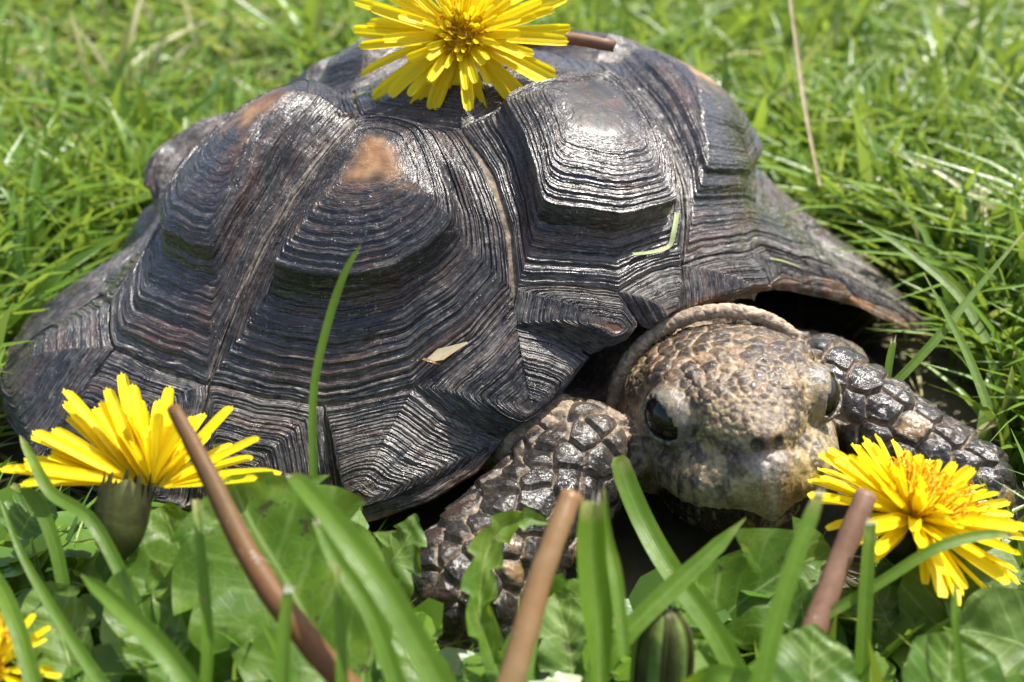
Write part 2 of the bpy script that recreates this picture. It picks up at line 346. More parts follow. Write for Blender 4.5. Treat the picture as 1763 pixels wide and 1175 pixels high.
# departures of this shell's outline from the smooth dome (cm), 36 directions x 7 distances from the crown
GD = np.array([[[-0.02,-0.17,-0.3],[0.0,-0.01,-0.01],[-0.0,-0.0,-0.0],[-0.07,-0.02,-0.04],[-0.14,-0.04,-0.07],[-0.16,-0.04,-0.07],[-0.14,-0.03,-0.06]],[[-0.02,-0.17,-0.3],[0.01,-0.01,-0.01],[-0.0,-0.0,-0.0],[-0.04,-0.02,-0.03],[-0.07,-0.03,-0.05],[-0.06,-0.03,-0.06],[-0.05,-0.03,-0.05]],[[-0.02,-0.17,-0.3],[0.03,-0.0,-0.01],[-0.0,0.0,0.0],[0.02,-0.01,-0.02],[0.05,-0.02,-0.04],[0.06,-0.03,-0.05],[0.06,-0.02,-0.04]],[[-0.02,-0.17,-0.3],[0.06,0.01,0.01],[-0.01,0.01,0.01],[-0.08,0.02,0.04],[-0.17,0.07,0.13],[-0.27,0.11,0.2],[-0.34,0.14,0.24]],[[-0.02,-0.17,-0.3],[0.12,0.03,0.05],[-0.03,0.04,0.07],[-0.38,0.07,0.13],[0.27,-0.05,-0.09],[0.37,-0.04,-0.07],[0.17,0.04,0.06]],[[-0.02,-0.17,-0.3],[0.16,0.05,0.09],[-0.0,0.07,0.13],[-0.89,0.15,0.28],[0.89,-0.32,-0.57],[2.41,-0.68,-1.23],[3.2,-0.86,-1.55]],[[-0.02,-0.17,-0.3],[0.19,0.06,0.11],[0.1,0.08,0.14],[-0.72,0.14,0.25],[0.34,-0.17,-0.31],[1.75,-0.51,-0.91],[2.63,-0.71,-1.28]],[[-0.02,-0.17,-0.3],[0.19,0.06,0.1],[0.15,0.07,0.13],[-0.13,0.02,0.04],[0.72,-0.23,-0.42],[1.69,-0.44,-0.79],[1.96,-0.48,-0.87]],[[-0.02,-0.17,-0.3],[0.17,0.04,0.06],[0.15,0.08,0.14],[0.0,0.0,0.0],[0.36,-0.15,-0.27],[0.83,-0.24,-0.42],[0.75,-0.19,-0.34]],[[-0.02,-0.17,-0.3],[0.13,0.0,0.0],[0.15,0.08,0.15],[0.0,0.01,0.02],[-0.03,-0.02,-0.04],[0.02,-0.02,-0.03],[0.02,-0.01,-0.01]],[[-0.02,-0.17,-0.3],[0.08,-0.05,-0.08],[0.15,0.08,0.15],[0.01,0.01,0.02],[-0.01,-0.0,-0.0],[-0.0,-0.0,-0.0],[-0.0,-0.0,-0.0]],[[-0.02,-0.17,-0.3],[0.03,-0.09,-0.17],[0.12,0.06,0.1],[0.01,0.01,0.01],[-0.0,-0.0,-0.0],[-0.0,-0.0,-0.0],[-0.0,-0.0,-0.0]],[[-0.02,-0.17,-0.3],[-0.01,-0.13,-0.24],[0.06,0.0,0.0],[0.0,0.0,0.0],[0.0,0.0,0.0],[-0.0,0.0,0.0],[-0.0,-0.0,-0.0]],[[-0.02,-0.17,-0.3],[-0.03,-0.15,-0.27],[0.01,-0.03,-0.06],[0.0,-0.0,-0.0],[0.0,0.0,0.0],[0.0,0.0,0.0],[0.0,0.0,0.0]],[[-0.02,-0.17,-0.3],[-0.01,-0.15,-0.27],[0.0,-0.04,-0.08],[0.0,-0.0,-0.0],[0.0,-0.0,-0.0],[0.0,-0.0,-0.0],[0.0,-0.0,-0.0]],[[-0.02,-0.17,-0.3],[0.02,-0.14,-0.26],[0.0,-0.04,-0.08],[-0.0,-0.0,-0.0],[-0.0,0.0,0.0],[-0.0,0.0,0.0],[-0.0,0.0,0.0]],[[-0.02,-0.17,-0.3],[0.05,-0.14,-0.24],[0.01,-0.03,-0.06],[-0.0,0.0,0.0],[-0.0,0.0,0.0],[-0.0,0.0,0.0],[-0.0,0.0,0.0]],[[-0.02,-0.17,-0.3],[0.09,-0.13,-0.24],[0.04,-0.03,-0.06],[-0.0,0.0,0.01],[-0.0,0.0,0.0],[-0.0,0.0,0.0],[-0.0,0.0,0.0]],[[-0.02,-0.17,-0.3],[0.15,-0.14,-0.25],[0.14,-0.07,-0.13],[0.01,0.0,0.0],[0.0,0.0,0.0],[0.0,0.0,0.0],[0.0,0.0,0.0]],[[-0.02,-0.17,-0.3],[0.22,-0.16,-0.28],[0.28,-0.14,-0.24],[0.05,-0.02,-0.04],[0.0,-0.0,-0.0],[0.0,-0.0,-0.0],[0.0,0.0,0.0]],[[-0.02,-0.17,-0.3],[0.29,-0.18,-0.33],[0.33,-0.17,-0.3],[0.04,-0.04,-0.06],[-0.01,0.0,0.0],[0.01,0.0,0.0],[0.01,0.0,0.0]],[[-0.02,-0.17,-0.3],[0.34,-0.2,-0.36],[0.24,-0.13,-0.24],[-0.04,-0.01,-0.01],[0.02,0.02,0.03],[0.15,0.01,0.03],[0.17,0.01,0.01]],[[-0.02,-0.17,-0.3],[0.36,-0.21,-0.37],[0.12,-0.07,-0.13],[0.14,0.02,0.03],[0.51,0.03,0.05],[0.62,0.02,0.04],[0.55,0.01,0.02]],[[-0.02,-0.17,-0.3],[0.34,-0.2,-0.35],[0.11,-0.03,-0.05],[0.73,0.01,0.03],[1.12,-0.01,-0.03],[0.88,-0.04,-0.07],[0.4,-0.04,-0.08]],[[-0.02,-0.17,-0.3],[0.29,-0.17,-0.3],[0.21,-0.01,-0.01],[1.28,-0.02,-0.03],[0.55,-0.09,-0.17],[-0.35,-0.12,-0.22],[-0.84,-0.11,-0.2]],[[-0.02,-0.17,-0.3],[0.21,-0.13,-0.23],[0.29,0.0,0.0],[1.09,-0.02,-0.04],[0.16,-0.05,-0.09],[-0.24,-0.04,-0.08],[-0.27,-0.02,-0.04]],[[-0.02,-0.17,-0.3],[0.13,-0.08,-0.14],[0.18,0.0,0.0],[0.37,-0.01,-0.02],[-0.04,-0.03,-0.05],[-0.12,-0.03,-0.05],[-0.11,-0.02,-0.04]],[[-0.02,-0.17,-0.3],[0.06,-0.04,-0.07],[0.04,0.0,0.0],[0.07,0.01,0.02],[0.04,0.02,0.03],[0.03,0.02,0.04],[0.03,0.02,0.03]],[[-0.02,-0.17,-0.3],[0.02,-0.02,-0.03],[0.01,0.0,0.0],[0.13,0.05,0.09],[0.22,0.08,0.15],[0.23,0.08,0.15],[0.22,0.08,0.14]],[[-0.02,-0.17,-0.3],[0.01,-0.01,-0.01],[0.01,0.0,0.01],[0.21,0.1,0.18],[0.36,0.17,0.31],[0.38,0.19,0.33],[0.37,0.18,0.32]],[[-0.02,-0.17,-0.3],[0.0,-0.0,-0.0],[0.0,0.0,0.0],[0.14,0.06,0.1],[0.22,0.1,0.19],[0.25,0.12,0.22],[0.25,0.13,0.23]],[[-0.02,-0.17,-0.3],[0.0,-0.0,-0.0],[-0.0,-0.0,-0.0],[-0.02,-0.03,-0.05],[-0.03,-0.03,-0.05],[-0.03,-0.01,-0.03],[-0.02,0.0,0.0]],[[-0.02,-0.17,-0.3],[-0.0,-0.0,-0.0],[-0.0,-0.0,-0.01],[-0.04,-0.04,-0.08],[-0.03,-0.05,-0.09],[-0.02,-0.04,-0.07],[-0.01,-0.03,-0.05]],[[-0.02,-0.17,-0.3],[-0.0,-0.0,-0.0],[-0.0,-0.0,-0.0],[-0.04,-0.04,-0.07],[-0.08,-0.05,-0.09],[-0.09,-0.05,-0.09],[-0.09,-0.05,-0.09]],[[-0.02,-0.17,-0.3],[-0.0,-0.0,-0.01],[0.0,-0.0,-0.0],[0.02,-0.03,-0.05],[0.01,-0.03,-0.05],[-0.0,-0.02,-0.03],[-0.02,-0.0,-0.01]],[[-0.02,-0.17,-0.3],[-0.0,-0.0,-0.01],[0.0,-0.0,-0.0],[0.03,-0.03,-0.06],[0.04,-0.05,-0.09],[0.04,-0.05,-0.09],[0.03,-0.04,-0.08]]])
def dome(p, q):
    p = np.asarray(p, float); q = np.asarray(q, float); sh = p.shape; p = p.ravel(); q = q.ravel()
    th = np.arctan2(q, p); s = np.hypot(p, q); k = np.arange(1, 6)[:, None]
    m = 1+HC@np.cos(k*th)+HS@np.sin(k*th); dz = (ZC@np.cos(k*th)+ZS@np.sin(k*th))*10
    c, sn = np.cos(th), np.sin(th)
    A = np.where(c > 0, SH['af'], SH['ar'])
    R = (np.abs(c/A)**SH['n']+np.abs(sn/SH['b'])**SH['n'])**(-1/SH['n'])
    R = R*(1+(m-1)*np.minimum(s, 1)**2); al = np.minimum(s, 1)*np.pi/2
    F = (1-SH['fl'])*np.sin(al)+SH['fl']*s**4
    F = np.where(s > 1, 1+(s-1)*1.2, F)
    zr = SH['zs']+(SH['zf']-SH['zs'])*np.clip(c, 0, 1)**4+(SH['zr']-SH['zs'])*np.clip(-c, 0, 1)**4+dz
    z = zr+(SH['H']-zr)*np.maximum(np.cos(al), 0)**SH['e']-np.where(s > 1, (s-1)*3, 0)
    x = R*F*c; y = R*F*sn; ch, shh = math.cos(SH['hd']), math.sin(SH['hd'])
    X = np.stack([SH['tx']+ch*x-shh*y, SH['ty']+shh*x+ch*y, z], -1)
    a = (th % (2*np.pi))/(2*np.pi)*NTH; i0 = np.floor(a).astype(int) % NTH; i1 = (i0+1) % NTH; fa = (a-np.floor(a))[:, None]
    j = np.clip(np.searchsorted(SV, s, side='right')-1, 0, 5); fs = np.clip((s-SV[j])/(SV[j+1]-SV[j]), 0, 1)[:, None]
    X = X+(GD[i0, j]*(1-fa)+GD[i1, j]*fa)*(1-fs)+(GD[i0, j+1]*(1-fa)+GD[i1, j+1]*fa)*fs
    return X.reshape(sh+(3,))
def dome_n(p, q):
    e = .02
    a = dome(p+e, q)-dome(p-e, q); b = dome(p, q+e)-dome(p, q-e); n = np.cross(a, b)
    n /= np.linalg.norm(n, axis=-1, keepdims=True)+1e-9
    return n*np.where((n[..., 2:3] < 0), -1, 1)

TO = thing('tortoise', (-1.2, 4.6, 0), 'black and brown tortoise resting in the grass, head turned to the camera', 'tortoise')
# base of the shell: seam-coloured dome with an underside, the scutes sit on it
ns, nt_ = 30, 96
sg = np.linspace(0, 1.0, ns); tg = np.arange(nt_)*2*np.pi/nt_
rim_s = np.interp((np.degrees(tg)+180) % 360-180, [-180, -55, -49, -38, -30, -20, -15.5, -6, 0, 5, 20, 33, 40, 50, 60, 180], [.99, .99, 1.0, .985, .97, .955, .935, .945, .98, .98, .985, 1.01, 1.04, 1.0, .985, .99])
Pq = np.cos(tg)[:, None]*sg[None]*rim_s[:, None]; Qq = np.sin(tg)[:, None]*sg[None]*rim_s[:, None]
Xo = dome(Pq, Qq); No = dome_n(Pq, Qq)
top = Xo-No*.05; inn = Xo-No*(.34-.29*sg[None, :, None]**6)
Vb = np.concatenate([top.reshape(-1, 3), inn.reshape(-1, 3)]); nn = ns*nt_
Fb = [grid_faces(nt_, ns, True), grid_faces(nt_, ns, True, nn)[:, ::-1]]
i = np.arange(nt_); j = (i+1) % nt_
Fb.append(np.stack([i*ns+ns-1, j*ns+ns-1, nn+j*ns+ns-1, nn+i*ns+ns-1], -1))
Fb = np.concatenate(Fb); mi = np.r_[np.zeros(nt_*(ns-1)), np.ones(nt_*(ns-1)), np.ones(nt_)]
CA = build('carapace', Vb, Fb, [M['seam'], M['under']], TO, matidx=mi)

def scute(name, border, aro_c, k=.18, hmax=.7, drop=(.36, .5), shelf=.12, warm=0.0, dust=.3, nr=26, amp=.022, edge_from=None, nt=150, nphi=220, seed=1, label=None, curve=1.0, flat=.2):
    r = np.random.default_rng(seed)
    B = np.array(border, float); A = np.array(aro_c, float)
    # border sampled evenly, corners kept
    seg = np.roll(B, -1, 0)-B; L = np.hypot(seg[:, 0], seg[:, 1]); cnt = np.maximum(3, np.round(L/L.sum()*nphi).astype(int))
    bp = []; cp = []; u = []; tot = 0
    Bc = B.mean(0)
    for a in range(len(B)):
        t = np.arange(cnt[a])/cnt[a]
        bp.append(B[a]+seg[a]*t[:, None]); u.append(tot+L[a]*t); tot += L[a]
    bp = np.concatenate(bp); u = np.concatenate(u)/tot; m = len(bp)
    # small irregularity of the seam line
    wob = sum(r.normal(0, 1)*np.sin(2*np.pi*(f*u+r.random()))/f**.6 for f in range(4, 22))
    d = bp-Bc; dl = np.hypot(d[:, 0], d[:, 1])
    bp = bp-d/dl[:, None]*(.0035+.0009*wob[:, None])
    kk = np.exp(-.5*(np.arange(-m//2+1, m//2+1)/(m*.022))**2); kk /= kk.sum()
    sm = np.stack([np.real(np.fft.ifft(np.fft.fft(bp[:, c_])*np.fft.fft(np.roll(kk, -(m//2-1) if m % 2 == 0 else -(m//2), 0)))) for c_ in (0, 1)], -1)
    kf = np.minimum(np.arange(m), m-np.arange(m)); kk = np.exp(-.5*(kf/(m*.022))**2); kk /= kk.sum()
    sm = np.stack([np.real(np.fft.ifft(np.fft.fft(bp[:, c_])*np.fft.fft(kk))) for c_ in (0, 1)], -1)
    ap = A+k*(sm-Bc)
    t = np.r_[np.linspace(-1, 0, 12)[:-1], np.linspace(0, 1, nt)]
    T, U = np.meshgrid(t, u)
    PQ = np.where(T[..., None] < 0, A+(ap[:, None]-A)*(1+T[..., None]), ap[:, None]+(sm[:, None]+(bp-sm)[:, None]*(np.clip(T, 0, 1)**1.5)[..., None]-ap[:, None])*np.clip(T, 0, 1)[..., None])
    X = dome(PQ[..., 0], PQ[..., 1]); Nn = dome_n(PQ[..., 0], PQ[..., 1])
    tc = np.clip(T, 0, 1)
    # ring coordinate with waviness that grows outwards
    def wav(sd, n0, n1):
        rr = np.random.default_rng(sd)
        return sum(rr.normal(0, 1)/(f**.75)*np.sin(2*np.pi*(f*U+rr.random()+.35*tc*rr.normal())) for f in range(n0, n1))
    w = wav(seed+5, 3, 9)*.010+wav(seed+9, 12, 40)*.0045
    rt = tc+w*sstep(0, .25, tc)
    # pyramid profile
    span = np.linalg.norm(dome(bp[:, 0], bp[:, 1])-dome(ap[:, 0], ap[:, 1]), axis=-1)
    wide = np.real(np.fft.ifft(np.fft.fft(sstep(1.1, 2.3, span))*np.fft.fft(kk)))[:, None]
    h1 = hmax*(1-flat*sstep(0, drop[0], rt))*(1-(1-shelf)*sstep(drop[0], drop[1], rt+wav(seed+33, 3, 8)*.008))
    h2 = hmax*(1-np.clip(rt, 0, 1)**2.2)*(1-.25*sstep(.6, 1, rt))
    h = h1*wide+h2*(1-wide)
    h = h*(1-sstep(.55, 1.0, rt)) + .05*(1-sstep(.93, 1.0, tc)) + hmax*.06*(1-(np.clip(T, -1, 0)+1)**2)*0
    # growth ridges: irregular terraces
    kn = nr*4; rv = r.normal(0, 1, kn); wgt = np.clip(r.random(nr*4)*1.6, .3, 1.4)
    def rfun(x, vals):
        n_ = len(vals)-1; y = np.clip(x, 0, 1)*n_; i_ = np.minimum(y.astype(int), n_-1); f_ = y-i_; f_ = f_*f_*(3-2*f_)
        return vals[i_]*(1-f_)+vals[i_+1]*f_
    edges = np.sort(np.r_[0, r.random(nr-1)*.0+np.cumsum(r.uniform(.3, 2.0, nr-1))]); edges = np.r_[edges/edges[-1]*1.02, 1.3]
    ii = np.clip(np.searchsorted(edges, np.clip(rt, 0, 1.1), side='right')-1, 0, len(edges)-2)
    ff = np.clip((rt-edges[ii])/(edges[ii+1]-edges[ii]), 0, 1)
    depth_r = r.uniform(.5, 1.5, len(edges))[ii]
    ridge = (np.sin(np.pi*ff)**.55-.5)*depth_r*amp*1.3
    fine = rfun(rt, rv)*amp*.35+rfun(rt, r.normal(0, 1, nr*2))*amp*.35
    wob2 = wav(seed+71, 10, 60)*.002
    dis = (ridge+fine+wob2)*sstep(0, .12, tc)*(.4+.6*sstep(.05, .5, tc))
    low = (vnoise(X.reshape(-1, 3), .9, seed, 3).reshape(T.shape)-.5)*.12*min(1, hmax+.3)
    X = X+Nn*(h+dis+low*(1-sstep(.8, 1, tc)))[..., None]
    # skirt: the horn's cut thickness turned down at the border
    Xe = X[:, -1]; Ne = Nn[:, -1]; inward = unit_rows(dome(A[0]*.3+bp[:, 0]*.7, A[1]*.3+bp[:, 1]*.7)-dome(bp[:, 0], bp[:, 1]))
    e1 = Xe-Ne*.03-inward*.006; e2 = Xe-Ne*.08+inward*.01; e3 = Xe-Ne*.13+inward*.16
    X = np.concatenate([X, e1[:, None], e2[:, None], e3[:, None]], 1)
    pad = lambda a, v=None: np.concatenate([a, np.repeat(a[:, -1:] if v is None else np.full((m, 1), v), 3, 1)], 1)
    s_b = np.hypot(PQ[..., 0], PQ[..., 1])
    edg = np.zeros_like(T)
    if edge_from is not None: edg = sstep(edge_from, edge_from+.05, s_b)*.75
    edg = pad(edg)
    if edge_from is not None: edg[:, -3:] = np.maximum(edg[:, -3:], .5)*(edg[:, -4:-3] > .1)
    rin = (np.clip(T, -1, 0)+1)*.75+tc*2.2
    aro = warm*(1-sstep(.1, 1.15, rin+ (vnoise(X[:, :T.shape[1]].reshape(-1, 3), 3, seed, 3).reshape(T.shape)-.5)*1.3))
    dust_ = min(1.4, dust*1.6) if 'marginal' in name or 'nuchal' in name else dust
    du = dust_*(.45+.55*sstep(.35, .9, tc))*(.5+1.0*vnoise(X[:, :T.shape[1]].reshape(-1, 3), 1.1, seed+3, 3).reshape(T.shape))+1.0*sstep(.93, .985, tc)*min(1, dust*2+.4)
    nv = X.shape[1]
    at = dict(cap=pad(sstep(-.35, .2, T)), rt=pad(rt+.0), ru=pad(U*tot*6), seed=np.full((m, nv), seed*1.37), aro=pad(aro), dust=pad(np.clip(du, 0, 1)), edge=edg)
    X[:, 0] = X[:, 0].mean(0)
    o = build(name, X.reshape(-1, 3), grid_faces(m, nv, True), M['horn'], CA, attrs={a: b_.ravel() for a, b_ in at.items()})
    if label: o['label'] = label
    return o
def unit_rows(v): return v/(np.linalg.norm(v, axis=-1, keepdims=True)+1e-9)

hi = dict(nt=190, nphi=300)
lo = dict(nt=70, nphi=120)
# the first vertebral plate above the neck
scute('vertebral_scute', [(.25,-.17),(.40,-.20),(.54,-.25),(.65,-.31),(.845,-.13),(.875,.09),(.76,.14),(.64,.18),(.42,.23),(.21,.23),(.25,.08)], (.42,.03), .30, .64, (.54,.67), .10, 0, .35, 20, .036, seed=3, flat=.12, label='glossy black front plate with a smooth grey crown', **hi)
scute('costal_scute', [(.25,-.17),(.06,-.25),(.12,-.41),(.18,-.57),(.22,-.68),(.26,-.79),(.37,-.745),(.48,-.68),(.61,-.55),(.65,-.42),(.65,-.32),(.54,-.26),(.40,-.21)], (.265,-.36), .16, .86, (.40,.56), .10, .75, .30, 27, .033, seed=4, flat=.22, label='large plate with an orange patch on its crown', **hi)
scute('costal_scute', [(.06,-.25),(-.12,-.18),(-.28,-.27),(-.26,-.45),(-.2,-.64),(-.10,-.78),(.03,-.82),(.14,-.81),(.26,-.79),(.22,-.68),(.18,-.57),(.12,-.41)], (-.05,-.385), .2, .72, (.45,.62), .12, .7, .30, 27, .032, seed=5, flat=.2, label='plate with a tan streak on its crown', **hi)
scute('costal_scute', [(.21,.23),(.42,.23),(.64,.18),(.76,.14),(.875,.09),(.82,.35),(.72,.56),(.60,.67),(.50,.74),(.26,.80),(.18,.57),(.06,.28)], (.17,.455), .18, .68, (.52,.76), .10, .8, .35, 25, .033, seed=6, flat=.2, label='plate with a tan crown beyond the front plate', **hi)
scute('vertebral_scute', [(.25,-.17),(.25,.08),(.21,.23),(.06,.28),(-.12,.18),(-.14,0),(-.12,-.18),(.06,-.25)], (.07,.0), .3, .35, (.3,.7), .3, 0, .3, 22, .02, seed=7, **hi)
scute('vertebral_scute', [(-.12,-.18),(-.14,0),(-.12,.18),(-.28,.27),(-.42,.17),(-.42,-.17),(-.28,-.27)], (-.26,0), .25, .6, (.4,.65), .15, .3, .4, 20, .022, seed=8, **lo)
scute('costal_scute', [(-.28,-.27),(-.42,-.17),(-.55,-.24),(-.52,-.45),(-.48,-.68),(-.3,-.80),(-.10,-.78),(-.2,-.64),(-.26,-.45)], (-.36,-.46), .22, .12, (.15,.98), .12, .5, .3, 22, .026, seed=9, **hi)
scute('costal_scute', [(.06,.28),(.18,.57),(.26,.80),(.03,.83),(-.10,.80),(-.2,.64),(-.26,.45),(-.28,.27),(-.12,.18)], (-.04,.44), .22, .75, (.45,.62), .12, .6, .4, 22, .026, seed=10, **lo)
scute('costal_scute', [(-.28,.27),(-.26,.45),(-.2,.64),(-.10,.80),(-.3,.80),(-.48,.68),(-.52,.45),(-.55,.24),(-.42,.17)], (-.36,.46), .22, .8, (.45,.62), .12, .5, .3, 18, .026, seed=11, **lo)
scute('costal_scute', [(-.55,-.24),(-.66,-.13),(-.72,-.32),(-.76,-.42),(-.64,-.56),(-.48,-.68),(-.52,-.45)], (-.6,-.4), .22, .6, (.45,.62), .12, .4, .3, 16, .026, seed=12, **lo)
scute('costal_scute', [(-.55,.24),(-.52,.45),(-.48,.68),(-.64,.56),(-.76,.42),(-.72,.32),(-.66,.13)], (-.6,.4), .22, .6, (.45,.62), .12, .4, .3, 16, .026, seed=13, **lo)
scute('vertebral_scute', [(-.42,-.17),(-.42,.17),(-.55,.24),(-.66,.13),(-.66,-.13),(-.55,-.24)], (-.54,0), .25, .6, (.4,.65), .15, .3, .4, 16, .022, seed=14, **lo)
scute('vertebral_scute', [(-.66,-.13),(-.66,.13),(-.72,.32),(-.76,.42),(-.88,.22),(-.9,0),(-.88,-.22),(-.76,-.42),(-.72,-.32)], (-.76,0), .25, .5, (.4,.65), .15, .3, .4, 16, .022, seed=15, **lo)
# rim plates: rings start near their free outer edge
mg = dict(hmax=.22, drop=(.15, .95), shelf=.2, flat=.1, amp=.020)
scute('nuchal_scute', [(.845,-.13),(.875,.09),(.93,.085),(1.0,.075),(1.01,.0),(1.0,-.07),(.965,-.10)], (.985,-.0), .22, warm=.35, dust=.9, nr=14, seed=21, edge_from=.985, nt=90, nphi=140, label='small brown neck plate with curved growth rings', **mg)
mf = {**mg, **dict(hmax=.42, drop=(.10, .85), shelf=.12, amp=.024)}
scute('marginal_scute', [(.65,-.31),(.845,-.13),(.955,-.105),(.965,-.16),(.925,-.258),(.80,-.31),(.70,-.36)], (.895,-.20), .15, warm=.45, dust=.75, nr=18, seed=22, edge_from=.93, label='rim plate with an orange outer corner', **{**mf, **dict(nt=130, nphi=200)})
scute('marginal_scute', [(.65,-.32),(.70,-.36),(.80,-.31),(.925,-.26),(.935,-.33),(.92,-.41),(.875,-.485),(.79,-.52),(.70,-.54),(.61,-.55),(.65,-.42)], (.86,-.42), .12, warm=0, dust=.85, nr=22, seed=23, edge_from=.985, **{**mf, **dict(nt=160, nphi=240)})
scute('marginal_scute', [(.61,-.55),(.70,-.54),(.79,-.52),(.875,-.485),(.86,-.56),(.80,-.655),(.665,-.785),(.57,-.73),(.48,-.68)], (.655,-.725), .12, warm=0, dust=.8, nr=24, seed=24, edge_from=1.0, **{**mf, **dict(hmax=.3, nt=170, nphi=260)})
def rim_pt(deg, s): return (s*math.cos(math.radians(deg)), s*math.sin(math.radians(deg)))
scute('marginal_scute', [(.48,-.68),(.57,-.73),(.665,-.785),(.52,-.87),(.36,-.95),(.31,-.87),(.26,-.79),(.37,-.745)], (.42,-.88), .12, warm=0, dust=.6, nr=22, seed=25, edge_from=1.0, **{**mg, **dict(nt=130, nphi=200)})
scute('marginal_scute', [(.26,-.79),(.31,-.87),(.36,-.95),(.19,-1.0),(.02,-1.01),(.02,-.91),(.03,-.82),(.14,-.81)], (.10,-.955), .12, warm=0, dust=.5, nr=20, seed=26, edge_from=1.01, **{**mg, **dict(hmax=.3, drop=(.1, .98), nt=110, nphi=180)})
scute('marginal_scute', [(.03,-.82),(.02,-.91),(.02,-1.01),(-.16,-1.0),(-.30,-.96),(-.25,-.87),(-.20,-.79),(-.10,-.78)], (-.22,-.93), .12, warm=0, dust=.6, nr=20, seed=27, edge_from=1.01, **{**mg, **dict(hmax=.28, drop=(.1, .98), nt=110, nphi=180)})
def rim(d0, d1, seed, s_in=.82, s_out=1.01, **kw):
    a = [rim_pt(d0, s_in), rim_pt(d0, (s_in+s_out)/2), rim_pt(d0, s_out), rim_pt((d0+d1)/2, s_out+.005), rim_pt(d1, s_out), rim_pt(d1, (s_in+s_out)/2), rim_pt(d1, s_in), rim_pt((d0+d1)/2, s_in)]
    return a
for k_, (a_, b_) in enumerate([(-107.4, -126), (-126, -144), (-144, -162), (-162, -180)]):
    scute('marginal_scute', rim(a_, b_, 0, .82 if k_ == 0 else .86), rim_pt(b_+3, .95), .12, warm=0, dust=.5, nr=16, seed=30+k_, edge_from=1.01, nt=70, nphi=120, **{**mg, **dict(hmax=.28, drop=(.1, .98))})
for k_, (a_, b_) in enumerate([(108, 90), (126, 108), (144, 126), (162, 144), (180, 162)]):
    scute('marginal_scute', rim(a_, b_, 0, .86 if k_ > 1 else .83), rim_pt((a_+b_)/2, .95), .12, warm=0, dust=.5, nr=14, seed=40+k_, edge_from=1.01, nt=60, nphi=100, **mg)
scute('marginal_scute', [(.875,.09),(.82,.35),(.93,.37),(.985,.22),(1.0,.075),(.93,.085)], (.955,.33), .15, warm=.45, dust=.7, nr=18, seed=50, edge_from=.97, label='far rim plate with a pale yellow corner', **{**mg, **dict(nt=110, nphi=180)})
scute('marginal_scute', [(.82,.35),(.72,.56),(.77,.625),(.82,.685),(.89,.53),(.93,.37)], (.83,.62), .15, warm=.4, dust=.7, nr=18, seed=51, edge_from=.985, **{**mg, **dict(nt=110, nphi=180)})
scute('marginal_scute', [(.72,.56),(.60,.67),(.50,.74),(.56,.77),(.62,.80),(.73,.745),(.82,.685),(.77,.625)], (.65,.76), .15, warm=.1, dust=.7, nr=18, seed=52, edge_from=1.01, **{**mg, **dict(nt=110, nphi=180)})
scute('marginal_scute', [(.50,.74),(.26,.80),(.29,.88),(.30,.955),(.46,.89),(.62,.80),(.56,.77)], (.50,.84), .15, warm=.2, dust=.6, nr=16, seed=53, edge_from=1.01, **{**mg, **dict(nt=90, nphi=140)})
scute('marginal_scute', [(.26,.80),(.03,.83),(.0,.92),(.0,1.01),(.16,1.0),(.30,.955),(.29,.88)], (.15,.94), .15, warm=.1, dust=.6, nr=16, seed=54, edge_from=1.01, **{**mg, **dict(nt=80, nphi=120)})
# plastron
th = np.arange(64)*2*np.pi/64; rs = np.linspace(0, 1, 12)
ch_, sh_ = math.cos(SH['hd']), math.sin(SH['hd'])
PV = []
for a in th:
    for r_ in rs:
        x = 6.3*r_*math.cos(a); y = 5.6*r_*math.sin(a); z = .75+1.3*r_**5
        PV.append((SH['tx']-.4+ch_*x-sh_*y, SH['ty']+sh_*x+ch_*y, z))
build('plastron', PV, grid_faces(64, 12, True), M['plastron'], TO)

# ------------------------------------------------------------------ the animal's body: one continuous skin
HE = np.array([4.12, -3.13, 3.39]); HS_ = 1.109        # midpoint between the eyes, size of the head
yaw, pit, rol = math.radians(6), math.radians(-9.9), math.radians(5.6)
HX = unit([math.sin(yaw)*math.cos(pit), -math.cos(yaw)*math.cos(pit), -math.sin(pit)])   # snout direction
HY = unit(np.cross([0, 0, 1], HX)); HZ = np.cross(HX, HY)
HY, HZ = math.cos(rol)*HY+math.sin(rol)*HZ, math.cos(rol)*HZ-math.sin(rol)*HY
HR = np.stack([HX, HY, HZ])                            # rows: world -> head
def toW(l): return HE+np.asarray(l, float)@HR*HS_
def sd_ell(P, c, r):
    d = (P-np.asarray(c))/np.asarray(r); k0 = np.linalg.norm(d, axis=-1); k1 = np.linalg.norm(d/np.asarray(r), axis=-1)+1e-9
    return k0*(k0-1)/k1
def sd_cone(P, a, b, ra, rb, sq=1.0):
    a = np.asarray(a, float); b = np.asarray(b, float); ab = b-a; t = np.clip(((P-a)@ab)/(ab@ab), 0, 1)
    return np.linalg.norm(P-a-t[..., None]*ab, axis=-1)-(ra+(rb-ra)*t)
def sd_torus(P, c, ax, R, r):
    ax = unit(ax); d = P-np.asarray(c); h = d@ax; rad = np.linalg.norm(d-h[..., None]*ax, axis=-1)
    return np.hypot(rad-R, h)-r
def smin(a, b, k): h = np.clip(.5+.5*(b-a)/k, 0, 1); return b*(1-h)+a*h-k*h*(1-h)
def smax(a, b, k): return -smin(-a, -b, k)
EYES = [(.16, -1.13, -.02), (.16, 1.13, -.02)]
EAX = [unit((.62, -.78, .12)), unit((.62, .78, .12))]
def lip(L):
    y = L[..., 1]
    return -1.22-.05*np.cos(y*3.4)-.22*np.exp(-((y-.03)/.24)**2)+.06*sstep(.4, -.8, L[..., 0])
